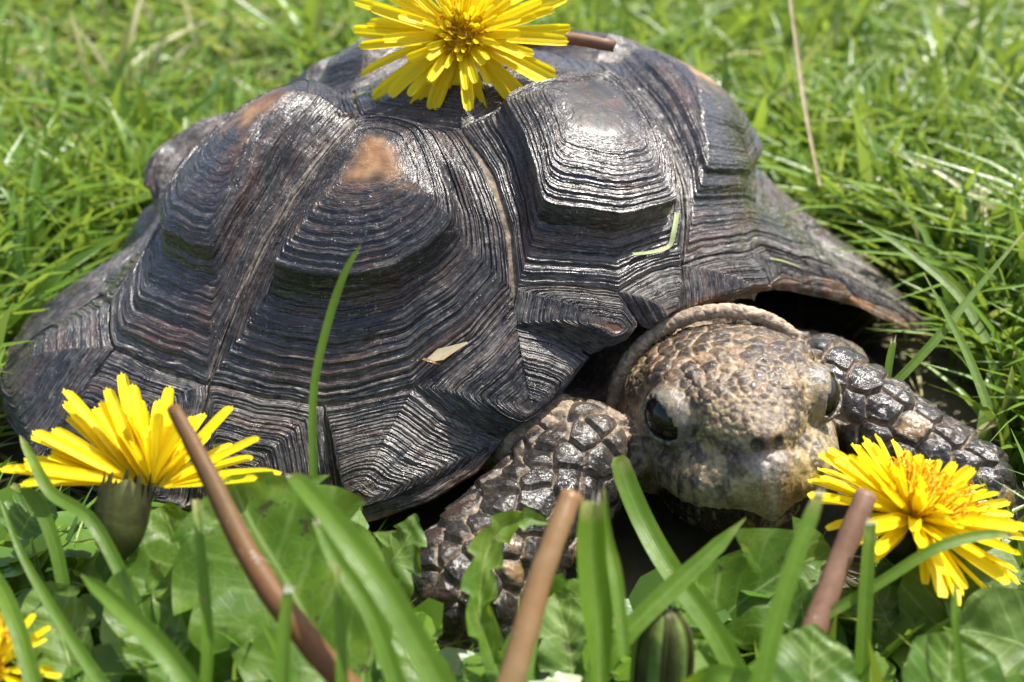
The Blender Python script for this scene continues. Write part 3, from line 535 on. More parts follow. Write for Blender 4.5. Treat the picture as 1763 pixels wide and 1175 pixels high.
def head_sdf(P):
    L = (P-HE)@HR.T/HS_
    d = sd_ell(L, (-1.05, 0, -.24), (1.65, 1.70, 1.02))
    d = smin(d, sd_ell(L, (-.2, 0, -.05), (1.3, 1.22, .80)), .35)
    d = smin(d, sd_ell(L, (-.9, 0, -.75), (1.7, 1.66, 1.0)), .4)
    d = smin(d, sd_ell(L, (.42, 0, -.12), (1.0, .78, .46)), .3)           # snout
    d = smin(d, sd_ell(L, (.20, 0, -.85), (1.28, 1.42, .72)), .25)         # upper jaw
    for s in (-1, 1): d = smin(d, sd_ell(L, (.55, s*.66, -.98), (.88, .72, .60)), .2)
    d = smin(d, sd_ell(L, (1.20, 0, -.80), (.42, .62, .70)), .3)           # beak front
    d = smin(d, sd_ell(L, (1.28, .02, -1.36), (.20, .26, .26)), .22)       # hooked tip
    for s in (-1, 1):
        d = smin(d, sd_cone(L, (.50, s*.62, .26), (-.5, s*1.10, .34), .20, .26), .25)   # brow
        d = smin(d, sd_cone(L, (.1, s*1.10, -.95), (-1.4, s*1.35, -.8), .42, .5), .3)   # cheek
        if s < 0: d = smax(d, (lip(L)-L[..., 2])-sstep(-.5, -1.2, L[..., 0])*2.0-sstep(-2.2, -2.6, L[..., 2])*0, .05)
        d = smax(d, -sd_ell(L, (.62, s*1.40, -.50), (.55, .16, .16)), .2)         # fold under the eye
        e = np.array(EYES[0 if s < 0 else 1]); ax = EAX[0 if s < 0 else 1]
        t1 = np.array([.8, 0, -.55]); t1 = unit(t1-ax*(t1@ax)); t2 = np.cross(ax, t1)
        rel = L-e; a1 = rel@t1; a2 = rel@t2; hh = rel@ax; rr_ = np.linalg.norm(rel, axis=-1)
        d = smin(d, rr_-.525, .14)                                   # lids: a soft cap over the ball ...
        opening = (np.sqrt((a1/.37)**2+(a2/.25)**2)-1)*.25
        opening = np.maximum(opening, a2*(1 if t2[2] > 0 else -1)-.235)
        d = smax(d, -np.maximum(opening, .12-hh), .045)              # ... cut open along a slanting almond
    d = smin(d, sd_ell(L, (1.20, 0, -.02), (.32, .34, .21)), .13)
    for s in (-1, 1): d = smax(d, -(np.linalg.norm(L-np.array([1.50, s*.17, -.12]), axis=-1)-.09), .04)
    jaw = sd_ell(L, (-.20, 0, -1.50), (1.22, 1.12, .55))
    jaw = smin(jaw, sd_ell(L, (-.8, 0, -1.9), (1.6, 1.35, .75)), .3)
    d = smin(d, jaw, .06)
    return d*HS_, L
FB0, FB1 = (1.35, -3.1, 2.05), (-.75, -5.5, 1.0)
def body_sdf(P):
    d, L = head_sdf(P)
    nk = sd_cone(P, toW((-1.6, 0, -1.0)), (1.8, 2.4, 2.2), 1.5, 1.6)
    d = smin(d, nk, .2)
    d = smin(d, HS_*sd_torus(L*np.array([1, .9, 1]), (-1.60, 0, -.70), unit((1, 0, .10)), 1.66, .12), .06)
    d = smin(d, HS_*sd_torus(L*np.array([1, .9, 1]), (-2.15, 0, -.98), unit((1, 0, .2)), 1.58, .2), .12)
    # right foreleg (picture left)
    d = smin(d, sd_cone(P, (-1.6, -.6, 2.0), FB0, 1.0, .98), .35)
    d = smin(d, sd_cone(P, FB0, FB1, .98, 1.18), .3)
    d = smin(d, sd_ell(P, (-.9, -6.0, .55), (1.25, .85, .55)), .3)
    # left foreleg (picture right)
    d = smin(d, sd_cone(P, (4.2, 1.6, 2.2), (5.95, -1.3, 2.35), 1.0, .85), .3)
    d = smin(d, sd_cone(P, (5.95, -1.3, 2.45), (8.6, -2.8, 1.20), 1.08, .98), .25)
    d = smin(d, sd_ell(P, (8.4, -3.4, .55), (1.05, .8, .5)), .3)
    d = smin(d, sd_ell(P, (2.0, -.6, 1.3), (3.2, 2.2, .9)), .3)
    d = smin(d, sd_ell(P, (4.6, 2.2, 1.1), (3.6, 1.7, .9)), .3)
    return d
# surface nets on a coarse grid, then two subdivisions each drawn back onto the exact surface
h0 = .104
lo_ = np.array([-4.0, -7.4, -.2]); hi_ = np.array([11.3, 2.6, 5.0])
dims = np.ceil((hi_-lo_)/h0).astype(int)+1
ax_ = [lo_[k]+np.arange(dims[k])*h0 for k in range(3)]
GX = np.stack(np.meshgrid(*ax_, indexing='ij'), -1)
D = np.concatenate([body_sdf(GX[i:i+16].reshape(-1, 3)).reshape(GX[i:i+16].shape[:3]) for i in range(0, dims[0], 16)])
def surface_nets(D, lo, h):
    ins = D < 0; nx, ny, nz = D.shape
    cells = np.zeros((nx-1, ny-1, nz-1), int)
    for a in (0, 1):
        for b in (0, 1):
            for c in (0, 1): cells += ins[a:nx-1+a, b:ny-1+b, c:nz-1+c]
    act = (cells > 0) & (cells < 8); idx = -np.ones(act.shape, int); idx[act] = np.arange(act.sum())
    ii = np.argwhere(act); V = lo+(ii+.5)*h
    Q = []
    for axn in range(3):
        sl0 = [slice(None)]*3; sl1 = [slice(None)]*3; sl0[axn] = slice(0, -1); sl1[axn] = slice(1, None)
        a = ins[tuple(sl0)]; b = ins[tuple(sl1)]; ch = a != b; e = np.argwhere(ch)
        o1, o2 = [k for k in range(3) if k != axn]
        ok = (e[:, o1] > 0) & (e[:, o2] > 0) & (e[:, o1] < D.shape[o1]-1) & (e[:, o2] < D.shape[o2]-1); e = e[ok]
        s = a[tuple(e.T)]
        def cid(d1, d2):
            t = e.copy(); t[:, o1] -= d1; t[:, o2] -= d2; return idx[tuple(t.T)]
        q = np.stack([cid(1, 1), cid(0, 1), cid(0, 0), cid(1, 0)], -1)
        flip = s if axn != 1 else ~s
        q[~flip] = q[~flip][:, ::-1]
        Q.append(q)
    Q = np.concatenate(Q); Q = Q[(Q >= 0).all(1)]
    return V, Q
def grad(P, e=.01):
    g = np.stack([body_sdf(P+np.eye(3)[k]*e)-body_sdf(P-np.eye(3)[k]*e) for k in range(3)], -1)
    return g/(np.linalg.norm(g, axis=-1, keepdims=True)+1e-9)
def snap(P, n=2):
    for _ in range(n):
        d = body_sdf(P); P = P-grad(P)*np.clip(d, -.08, .08)[:, None]
    return P
def subdiv(V, Q):
    E = np.sort(np.stack([Q, np.roll(Q, -1, 1)], -1).reshape(-1, 2), 1)
    key = E[:, 0]*len(V)+E[:, 1]; uk, inv = np.unique(key, return_inverse=True)
    ev = (V[uk//len(V)]+V[uk % len(V)])/2; inv = inv.reshape(-1, 4)+len(V)
    fv = V[Q].mean(1); fi = np.arange(len(Q))+len(V)+len(ev)
    V2 = np.concatenate([V, ev, fv])
    Q2 = np.concatenate([np.stack([Q[:, k], inv[:, k], fi, inv[:, (k-1) % 4]], -1) for k in range(4)])
    return V2, Q2
V, Q = surface_nets(D, lo_, h0)
V = snap(V, 3)
V, Q = subdiv(V, Q); V = snap(V, 1)
# drop what the shell and the ground hide, then refine the rest
fc = V[Q].mean(1)
keep = (fc[:, 1] < 2.4) & (fc[:, 2] > -.15)
V, Q = subdiv(V, Q[keep]); used = np.zeros(len(V), bool); used[Q.ravel()] = True
remap = np.cumsum(used)-1; V = V[used]; Q = remap[Q]
V = snap(V, 1); Nb = grad(V)
L = (V-HE)@HR.T/HS_
d_head, _ = head_sdf(V)
is_head = sstep(.10, .0, d_head)
# regions
fl1 = sd_cone(V, FB0, FB1, .98, 1.18); fl2 = sd_cone(V, (5.95, -1.3, 2.45), (8.6, -2.8, 1.20), 1.08, .98)
fl3 = sd_cone(V, (4.2, 1.6, 2.2), (5.95, -1.3, 2.35), 1.0, .85)
foot = np.minimum(sd_ell(V, (-.9, -6.0, .55), (1.25, .85, .55)), sd_ell(V, (8.4, -3.4, .55), (1.05, .8, .5)))
is_leg = np.maximum(sstep(.22, .04, np.minimum(np.minimum(fl1, fl2), fl3)), sstep(.2, .03, foot))*(1-is_head)
# hand-placed leg scales: (pixel spot of each big scale), found on the skin
def on_skin(pts, sub):
    P2 = V[sub]; d = P2-_C; z = d@_f; X = np.stack([881.5+FL*(d@_r)/z, 587.5-FL*(d@_u)/z], -1)
    out = []
    for p in pts:
        e = np.hypot(X[:, 0]-p[0], X[:, 1]-p[1])+ (z-z.min())*6 + np.where((Nb[sub]*(_C-P2)).sum(1) > 0, 0, 1e4)
        k = e.argmin(); out.append(sub[k])
    return out
sub1 = np.where(fl1 < .3)[0]; sub2 = np.where(fl2 < .3)[0]
S1 = [(1004,749),(1038,727),(1065,759),(977,784),(1038,791),(982,830),(921,815),(923,867),(867,830),(862,864),(833,894),(794,913),(764,947),(794,972),(755,1016),(764,1065),(764,1129),(877,987),(921,947),(882,938),(970,913),(985,992),(955,1031),(872,1040),(1053,845),(1068,894),(1029,903),(989,952),(911,903),(843,923),(960,747),(926,791),(892,806),(818,943),(838,1001),(818,1060),(730,1000),(1020,850),(1045,960),(1030,1010),(985,1075),(930,1085),(740,960),(1075,830)]
S2 = [(1405,593),(1444,614),(1490,653),(1481,609),(1513,628),(1430,651),(1471,697),(1522,701),(1545,674),(1568,738),(1601,706),(1508,752),(1642,743),(1610,780),(1684,771),(1661,798),(1453,757),(1554,651),(1596,674),(1470,800),(1520,815),(1570,840),(1640,850),(1700,830),(1420,700),(1640,705)]
seeds = on_skin(S1, sub1)+on_skin(S2, sub2)
sp = [V[k] for k in seeds]
r0 = .56*is_leg+(1-is_leg)*(.13+.0*L[:, 0])
topm = sstep(.25, .6, L[:, 2])*is_head
r0 = np.where(is_head > .5, .12+.14*topm*sstep(1.0, -.2, L[:, 0]), r0)
perm = rng.permutation(len(V))[:45000]
acc = list(sp); cell = {}
def ck(p): return tuple(np.floor(p/.35).astype(int))
for p in acc: cell.setdefault(ck(p), []).append(p)
for k in perm:
    p = V[k]; c = ck(p); rr = r0[k]*(1.0 if is_leg[k] < .5 else .95); ok = True
    for a in (-1, 0, 1):
        for b in (-1, 0, 1):
            for c2 in (-1, 0, 1):
                for q_ in cell.get((c[0]+a, c[1]+b, c[2]+c2), ()):
                    if (p[0]-q_[0])**2+(p[1]-q_[1])**2+(p[2]-q_[2])**2 < rr*rr: ok = False; break
                if not ok: break
            if not ok: break
        if not ok: break
    if ok: acc.append(p); cell.setdefault(c, []).append(p)
acc = np.array(acc)
kt = kdtree.KDTree(len(acc))
for k_, p in enumerate(acc): kt.insert(p, k_)
kt.balance()
wp = V+(np.stack([vnoise(V, 2.6, s_, 2) for s_ in (1, 2, 3)], -1)-.5)*(.10+.10*is_leg[:, None])
f1 = np.empty(len(V)); f2 = np.empty(len(V)); ci = np.empty(len(V), int)
for k_, p in enumerate(wp.tolist()):
    r_ = kt.find_n(p, 2); f1[k_] = r_[0][2]; f2[k_] = r_[1][2]; ci[k_] = r_[0][1]
ed = f2-f1
# scale relief
cellr0 = rng.random(len(acc))[ci]
rel_ = wp-acc[ci]; a1_ = unit(np.array(FB1)-np.array(FB0)); a2_ = unit(np.array([8.6, -2.8, 1.20])-np.array([5.95, -1.3, 2.35]))
along = np.where(fl1 < fl2, rel_@a1_, rel_@a2_)
leg_h = .11*sstep(0, .09, ed)+.035*sstep(.05, .35, ed)-.07+np.clip(along*.2, -.07, .07)*sstep(.0, .07, ed)+.03*(cellr0-.5)
top_h = .036*sstep(0, .06, ed)+.01*sstep(.05, .2, ed)
gran_h = .018*sstep(0, .06, ed)
beak = sstep(.35, .65, L[:, 0])*sstep(-.38, -.5, L[:, 2])*is_head            # horny beak: no scales
beak = np.maximum(beak, sstep(-.65, -.8, L[:, 2])*sstep(-.9, -.5, L[:, 0])*is_head)
eyed = np.minimum(*[np.linalg.norm(L-(np.array(EYES[k])+EAX[k]*.2), axis=-1) for k in (0, 1)])
lid = sstep(.58, .46, eyed)*is_head
nose = sstep(.62, .3, np.linalg.norm(L-np.array([1.55, 0, -.3]), axis=-1))*is_head
cellr = rng.random(len(acc))[ci]; cellr2 = rng.random(len(acc))[ci]
hd_h = (top_h*(.45+.55*topm)+.012*(cellr-.5))*(1-beak)*(1-.9*lid)*(1-.6*nose)
disp_ = is_head*hd_h+(1-is_head)*(is_leg*leg_h+(1-is_leg)*gran_h)
big_n = vnoise(V, 1.6, 11, 4); mid_n = vnoise(V, 5.0, 12, 4); fin_n = vnoise(V, 14.0, 13, 3)
# beak: vertical growth lines, mouth line, wrinkles round the eye
ang = np.arctan2(L[:, 1], L[:, 0]+.6)
stria = vnoise(np.stack([ang*7, L[:, 2]*.8, L[:, 0]*0], -1), 2.0, 21, 3)
disp_ += is_head*beak*((stria-.5)*.10+(fin_n-.5)*.03)
mouth_z = lip(L)-.03
mouth = np.exp(-((L[:, 2]-mouth_z)/.045)**2)*is_head*sstep(-1.7, -1.4, L[:, 0])
disp_ -= .04*mouth
lower = sstep(0, .05, mouth_z-L[:, 2])*is_head
disp_ -= lower*.10
disp_ += is_head*(1-beak)*(1-.8*lid)*((mid_n-.5)*.06+(fin_n-.5)*.035)
disp_ -= is_head*.05*np.exp(-((L[:, 2]+.28-.05*np.cos(L[:, 1]*6))/.07)**2)*sstep(.7, 1.0, L[:, 0])*sstep(.75, .45, np.abs(L[:, 1]))
wr = vnoise(np.stack([eyed*9, ang*1.5, L[:, 2]*.3], -1), 1.2, 31, 2)
disp_ += is_head*sstep(.95, .7, eyed)*(wr-.5)*.06*(1-.5*lid)
disp_ += (1-is_head)*((mid_n-.5)*.05*is_leg+(mid_n-.5)*.02+(fin_n-.5)*.03)
# pigment, and the shade painted into the skin under the shell
def C(*c): return np.array(c, float)
def mixc(a, b, f): return a*(1-f[:, None])+b*f[:, None]
n_ = len(V)
one = np.ones((n_, 1))
tan_, drk, blk = C(.34, .25, .15), C(.07, .045, .028), C(.018, .016, .015)
# legs
grim = vnoise(V, 9, 41, 4)
leg_c = mixc(mixc(one*C(.30, .22, .15), one*C(.12, .09, .065), sstep(.35, .65, grim)), one*blk, sstep(.03, .10, ed+.07*(fin_n-.5)))
leg_c = mixc(leg_c, one*C(.07, .035, .02), sstep(.8, .97, cellr)*.35*sstep(.1, .2, ed))
leg_c = mixc(leg_c, one*C(.20, .13, .06), sstep(.93, .97, cellr2)*sstep(.1, .25, ed))
# neck and folds
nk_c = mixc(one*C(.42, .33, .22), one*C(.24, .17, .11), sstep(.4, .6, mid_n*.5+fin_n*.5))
nk_c = mixc(nk_c, one*C(.045, .036, .028), sstep(-.85, -.3, V[:, 1]))  # skin running under the shell painted near black for the shaded cavity
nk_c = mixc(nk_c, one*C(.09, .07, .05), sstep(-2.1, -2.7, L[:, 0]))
# head
tp = mixc(one*C(.36, .25, .14), one*C(.15, .09, .05), sstep(.38, .58, big_n*.6+mid_n*.4))
tp = mixc(tp, one*C(.04, .027, .02), sstep(.03, .08, ed)*sstep(.12, .4, cellr)*(.35+.65*topm)*.95)
side = mixc(one*C(.40, .29, .14), one*C(.05, .04, .028), sstep(.44, .56, mid_n*.6+fin_n*.2+big_n*.2))
side = mixc(side, one*C(.52, .40, .15), sstep(.55, .7, vnoise(V, 3.0, 51, 3))*.7)
hc = mixc(side, tp, sstep(-.05, .45, L[:, 2]+.35*sstep(.2, -1, L[:, 0])))
bk = mixc(one*C(.44, .35, .18), one*C(.03, .024, .018), sstep(.46, .60, stria*.45+mid_n*.25+big_n*.3)*.85)
bk = mixc(bk, one*C(.36, .16, .05), np.exp(-((L[:, 1]-.2)/.30)**2)*sstep(.9, 1.2, L[:, 0])*sstep(-.6, -.8, L[:, 2])*.6)
bk = mixc(bk, one*C(.46, .37, .24), np.exp(-((L[:, 1]-.03)/.34)**2)*sstep(.9, 1.2, L[:, 0])*sstep(.35, .5, stria)*.9)
bk = mixc(bk, one*C(.60, .54, .42), np.exp(-((L[:, 1]-.03)/.07)**2)*sstep(.9, 1.2, L[:, 0])*.8)
hc = mixc(hc, bk, beak)
hc = mixc(hc, one*C(.30, .22, .17), nose*.6)
pat = np.exp(-(((L[:, 1]-.05)/.28)**2+((L[:, 2]+.46)/.17)**2)**1.5)*sstep(.9, 1.2, L[:, 0])
hc = mixc(hc, one*C(.72, .64, .56), pat*.9)
hc = mixc(hc, one*C(.16, .10, .07), np.exp(-(((L[:, 1])/.30)**2+((L[:, 2]-.0)/.13)**2))*sstep(.9, 1.2, L[:, 0])*.6)
hc = mixc(hc, mixc(one*C(.21, .19, .15), one*C(.07, .06, .05), sstep(.42, .62, mid_n*.5+fin_n*.5)), lid*.9)
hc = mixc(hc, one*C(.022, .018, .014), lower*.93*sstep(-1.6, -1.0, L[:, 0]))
hc = mixc(hc, one*C(.02, .015, .01), np.clip(mouth*1.2, 0, 1))
hc = mixc(hc, one*C(.03, .022, .018), sstep(.62, .75, vnoise(V, 7, 61, 3))*.6*(1-topm)*(1-lid))
blot_ = vnoise(V, 4.2, 71, 4)
hc = mixc(hc, one*C(.035, .026, .018), sstep(.53, .60, blot_)*.55*(1-.9*pat)*(1-lid)*(1-.5*beak))
hc = mixc(hc, one*C(.48, .38, .18), sstep(.56, .66, vnoise(V, 6, 72, 3))*.5*(1-topm*.8))
nost = np.minimum(*[np.linalg.norm(L-np.array([1.50, s_*.17, -.12]), axis=-1) for s_ in (-1, 1)])
hc = mixc(hc, one*C(.012, .010, .008), sstep(.15, .08, nost)*.85)
hc = mixc(hc, one*C(.55, .46, .30), is_head*np.exp(-((L[:, 2]-mouth_z-.05)/.05)**2)*sstep(.5, .9, L[:, 0])*.6)
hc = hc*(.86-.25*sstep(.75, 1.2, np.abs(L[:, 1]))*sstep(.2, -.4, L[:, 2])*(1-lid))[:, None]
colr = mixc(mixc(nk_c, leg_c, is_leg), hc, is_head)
gloss = is_leg*sstep(.05, .14, ed)*.95*(1-is_head)+is_head*(.4+.4*topm*sstep(.04, .12, ed)+.5*pat+.5*beak+.4*lid)
V = V+Nb*disp_[:, None]
BODY = build('body', V, Q, M['skin'], TO, attrs=dict(gloss=np.clip(gloss, 0, 1), cell=np.clip(ed, 0, 1)), cols=dict(col=colr))

def uv_sphere(c, r, nu=32, nv=20, scale=(1, 1, 1), R=None):
    a = np.arange(nu)*2*np.pi/nu; b = np.linspace(0, np.pi, nv)
    P = np.stack([np.outer(np.cos(a), np.sin(b)), np.outer(np.sin(a), np.sin(b)), np.outer(np.ones(nu), np.cos(b))], -1).reshape(-1, 3)*r*np.array(scale)
    if R is not None: P = P@R
    return P+np.asarray(c), grid_faces(nu, nv, True)
for k_ in (0, 1):
    e = np.array(EYES[k_]); a_ = EAX[k_]
    P_, F_ = uv_sphere(toW(e), .475*HS_)
    ey = build('eye', P_, F_, M['eye'], TO)
    if k_ == 0: ey['label'] = 'dark shining eye on the picture-left side of the head'
# claws on the foot in front
for c_, d_ in [((-.35, -6.75, .42), (.15, -1, -.25)), ((-.85, -6.85, .42), (-.05, -1, -.25)), ((-1.35, -6.75, .42), (-.3, -1, -.25)), ((-1.85, -6.4, .42), (-.7, -.8, -.25)), ((8.1, -4.15, .4), (0, -1, -.25)), ((8.6, -4.2, .4), (.2, -1, -.25)), ((9.1, -4.05, .4), (.5, -.8, -.25))]:
    dd = unit(d_); rr_ = np.linspace(0, 1, 9); a_ = np.arange(12)*2*np.pi/12; s1 = unit(np.cross(dd, (0, 0, 1))); s2 = np.cross(s1, dd)
    P_ = np.array([[np.array(c_)+dd*(t*.75-.15)+np.array([0, 0, -.18*t*t])+(s1*math.cos(x)*.20+s2*math.sin(x)*.15)*(1-t)**.6 for t in rr_] for x in a_]).reshape(-1, 3)
    build('claw', P_, grid_faces(12, 9, True), M['claw'], TO)

# ------------------------------------------------------------------ plant builders
def ribbon(name, pts, wid, m, parent=None, up=(0, -.6, .8), fold=.25, n=22, nu=5, lobes=None, twist=0.0, origin=None, wave=0.0, rough=0.0):
    """a leaf or blade: pts = mid line (cm), wid = [(s, full width)], fold = depth of the V, lobes(s, side) multiplies the half width"""
    P = catmull(pts, n); s = np.linspace(0, 1, n)
    T = np.gradient(P, axis=0); T /= np.linalg.norm(T, axis=1, keepdims=True)
    U = np.tile(unit(up), (n, 1)); S = np.cross(T, U); S /= np.linalg.norm(S, axis=1, keepdims=True)+1e-9
    Nn = np.cross(S, T)
    tw = np.asarray(twist)*s; S, Nn = S*np.cos(tw)[:, None]+Nn*np.sin(tw)[:, None], Nn*np.cos(tw)[:, None]-S*np.sin(tw)[:, None]
    w = np.interp(s, [a for a, _ in wid], [b for _, b in wid])/2
    us = np.linspace(-1, 1, nu); V = []; au = []; av = []
    for i in range(n):
        for u in us:
            ww = w[i]*(lobes(s[i], 1 if u > 0 else -1) if lobes else 1)
            off = S[i]*u*ww+Nn[i]*(fold*w[i]*(abs(u)-.5)+wave*math.sin(s[i]*19+u*2.1)*abs(u)*w[i])
            if rough: off = off+Nn[i]*rough*(math.sin(P[i][0]*7+u*w[i]*9+1.7*math.sin(P[i][2]*5))+.6*math.sin(u*w[i]*17+s[i]*31))*.5
            V.append(P[i]+off); au.append(u); av.append(s[i])
    return build(name, V, grid_faces(n, nu), m, parent, origin=origin if parent is None else None, attrs=dict(u=au, v=av))
def tube(name, pts, rad, m, parent=None, n=20, k=14, cap=None, origin=None, hollow=0, rough_=0.0):
    P = catmull(pts, n); s = np.linspace(0, 1, n)
    T = np.gradient(P, axis=0); T /= np.linalg.norm(T, axis=1, keepdims=True)
    ref = np.array([.31, .2, .93]); ref = ref if abs(T[0]@ref) < .9 else np.array([1., 0, 0])
    S = np.cross(T, ref); S /= np.linalg.norm(S, axis=1, keepdims=True); B = np.cross(T, S)
    r = np.interp(s, [a for a, _ in rad], [b for _, b in rad])
    a = np.arange(k)*2*np.pi/k
    V = P[:, None]+(S[:, None]*np.cos(a)[None, :, None]+B[:, None]*np.sin(a)[None, :, None])*r[:, None, None]
    if rough_: V = V+(vnoise(V.reshape(-1, 3), 4, 3, 2).reshape(n, k, 1)-.5)*rough_*(V-P[:, None])
    rows = [V]
    if hollow:   # cut open end: lip, then the bore
        e = V[-1]; c = P[-1]
        rows += [(c+(e-c)*hollow+T[-1]*.0)[None], (c+(e-c)*hollow*.9-T[-1]*.5)[None], (c+(e-c)*.01-T[-1]*.55)[None]]
    else: rows += [(P[-1]+(V[-1]-P[-1])*.55+T[-1]*r[-1]*.25)[None], (P[-1]+(V[-1]-P[-1])*.01+T[-1]*r[-1]*.3)[None]]
    V = np.concatenate(rows); nr = len(V)
    F = []
    for i in range(nr-1):
        for j in range(k): F.append((i*k+j, i*k+(j+1) % k, (i+1)*k+(j+1) % k, (i+1)*k+j))
    mi = [0]*((n-1)*k)+[1]*((nr-n)*k)
    return build(name, V.reshape(-1, 3), np.array(F)[:, ::-1], [m, cap or m], parent, origin=origin, matidx=mi)
def blade(pts, wid, label, fold=.35, m=None, group='tall grass blades standing in front of the tortoise', twist=0.0, up=(0, -.6, .8), tip=False, n=26, name='grass_blade'):
    P = [W(*p) for p in pts]; wid = [(a, b*.84) for a, b in wid]
    o = ribbon(name, P, wid, m or M['grass'], up=up, fold=fold, n=n, origin=P[0], twist=twist)
    tag(o, label, 'grass blade', group)
    if tip:
        P2 = catmull(P, n); d = unit(P2[-1]-P2[-3]); w_ = wid[-1][1]
        random.seed(len(label)); V_ = []; F_ = []
        for k in range(9):
            s_ = np.array([random.uniform(-1, 1), random.uniform(-.3, .3), random.uniform(-1, 1)])*w_*.42; b = P2[-1]+s_-d*.06
            e = b+d*random.uniform(.08, .2)+s_*.4; q_ = np.array([.012, 0, .004]); V_ += [b-q_, b+q_, e]; F_.append((3*k, 3*k+1, 3*k+2))
        build('frayed_tip', V_, F_, M['white'], o)
    return o

# ---- dandelion heads: every ray floret is an object of its own, a few shared meshes
def petal_mesh(kind):
    r = np.random.default_rng(100+kind); nl, nw = 9, 7
    V = []; au = []; av = []; cur = [.10, .25, -.05, .40, .0][kind]; teeth = r.uniform(.02, .05, 5)
    for i in range(nl):
        s = i/(nl-1); w = (.026+.052*sstep(0, .45, s)*(1-.25*sstep(.82, 1, s)))
        for j in range(nw):
            u = -1+2*j/(nw-1)
            y = s+( (.022*(j % 2))-.04*u*u if i == nl-1 else 0)
            z = -cur*s*s*.5+.012*math.cos(u*math.pi*2)*sstep(.1, .5, s)+.018*u*u-.0*s
            V.append((u*w, y, z)); au.append(u); av.append(s)
    me_o = build('petal', np.array(V), grid_faces(nl, nw), M['petal'], None, attrs=dict(u=au, v=av))
    me = me_o.data; bpy.data.objects.remove(me_o); return me
PM = [petal_mesh(k) for k in range(5)]
def frame(z, x=None):
    z = unit(z); x = np.array([1., 0, 0]) if x is None else np.asarray(x, float); y = unit(np.cross(z, x)); return unit(np.cross(y, z)), y, z
def put_petal(root, base, tipdir, nrm, length, kind, wsc=1.0):
    """a petal from base (cm) pointing along tipdir, its upper face along nrm"""
    y = unit(tipdir); x = unit(np.cross(y, nrm)); z = np.cross(x, y)
    o = bpy.data.objects.new('petal', PM[kind]); rel = (np.asarray(base)-base_of(root))*CM
    R = Matrix(((x[0], y[0], z[0]), (x[1], y[1], z[1]), (x[2], y[2], z[2]))).to_4x4()
    o.matrix_local = Matrix.Translation(Vector(rel))@R@Matrix.Diagonal((length*wsc, length, length, 1))
    link(o, root); o.matrix_parent_inverse = Matrix()
    return o
def dandelion(center, axis, R, label, seed, rings, n_stig=70, stig_len=.5, skip=None, group='dandelion flowers'):
    r = np.random.default_rng(seed); ax, ay, az = frame(axis)
    root = thing('dandelion_flower', center, label, 'flower', group)
    c = np.asarray(center, float)
    for (n, elev, ln, jit) in rings:          # elev: angle from the axis, degrees
        ph0 = r.random()*6.28
        for k in range(n):
            ph = ph0+2*np.pi*(k+r.uniform(-jit, jit))/n; el = math.radians(elev+r.uniform(-7, 7))
            rad = ax*math.cos(ph)+ay*math.sin(ph)
            d = unit(rad*math.sin(el)+az*math.cos(el)+np.cross(az, rad)*r.normal(0, .07))
            if skip and skip(ph, el, rad, d): continue
            up = az*math.sin(el)-rad*math.cos(el)
            up = unit(up+rad*0+np.cross(d, up)*r.normal(0, .38))
            put_petal(root, c+rad*.12+az*(.02+.1*(90-elev)/90), d, up, R*ln*r.uniform(.84, 1.06), int(r.integers(0, 5)), r.uniform(.65, 1.05)*min(1.25, 1/ln**.35))
    P_, F_ = uv_sphere(c+az*.04, 1, 16, 10, (R*.22, R*.22, R*.12), np.stack([ax, ay, az])); build('flower_disc', P_, F_, M['disc'], root)
    # curled stigmas and small inner florets: too many to count, one part
    V = []; F = []
    for k in range(n_stig):
        ph = r.random()*6.28; rr = .62*math.sqrt(r.random()); rad = ax*math.cos(ph)+ay*math.sin(ph); side = np.cross(az, rad)
        L_ = stig_len*r.uniform(.6, 1.15); tilt = rr*1.1
        d = unit(az+rad*tilt); b = c+rad*rr*.5
        path = [b, b+d*L_*.75]
        cu = unit(rad*r.normal()+side*r.normal()+az*.1); q = path[-1]
        for t in range(5):
            a = t*.75; path.append(q+d*.06*math.sin(a)*1.3*L_*2+cu*(1-math.cos(a))*.07)
        path = np.array(path); w = .018
        s1 = unit(np.cross(d, cu)); s2 = np.cross(d, s1)
        o0 = len(V)
        for p in path:
            for (e1, e2) in ((1, 0), (-.5, .87), (-.5, -.87)): V.append(p+(s1*e1+s2*e2)*w)
        for i in range(len(path)-1):
            for j in range(3): F.append((o0+i*3+j, o0+i*3+(j+1) % 3, o0+(i+1)*3+(j+1) % 3, o0+(i+1)*3+j))
    tag(build('stigma_cluster', V, F, M['stigma'], root), kind='stuff')
    return root, (ax, ay, az)
def calyx(root, c, az, R, H, mt=None, reflex=True):
    """green cup of bracts under a flower head"""
    ax, ay, az = frame(az); n = 16
    for k in range(n):
        ph = 2*np.pi*k/n; rad = ax*math.cos(ph)+ay*math.sin(ph)
        pts = [c-az*H+rad*R*.35, c-az*H*.75+rad*R*.85, c-az*H*.35+rad*R*1.0, c+rad*R*.9+az*H*.15*(k % 3)/2]
        ribbon('bract', pts, [(0, R*.35), (.3, R*.5), (.8, R*.4), (1, R*.08)], mt or M['bract'], root, up=rad, fold=-.3, n=9, nu=4)
    P_, F_ = uv_sphere(c-az*H*.45, 1, 16, 12, (R*.7, R*.7, H*.5), np.stack([ax, ay, az]))
    build('receptacle', P_, F_, M['bract'], root)

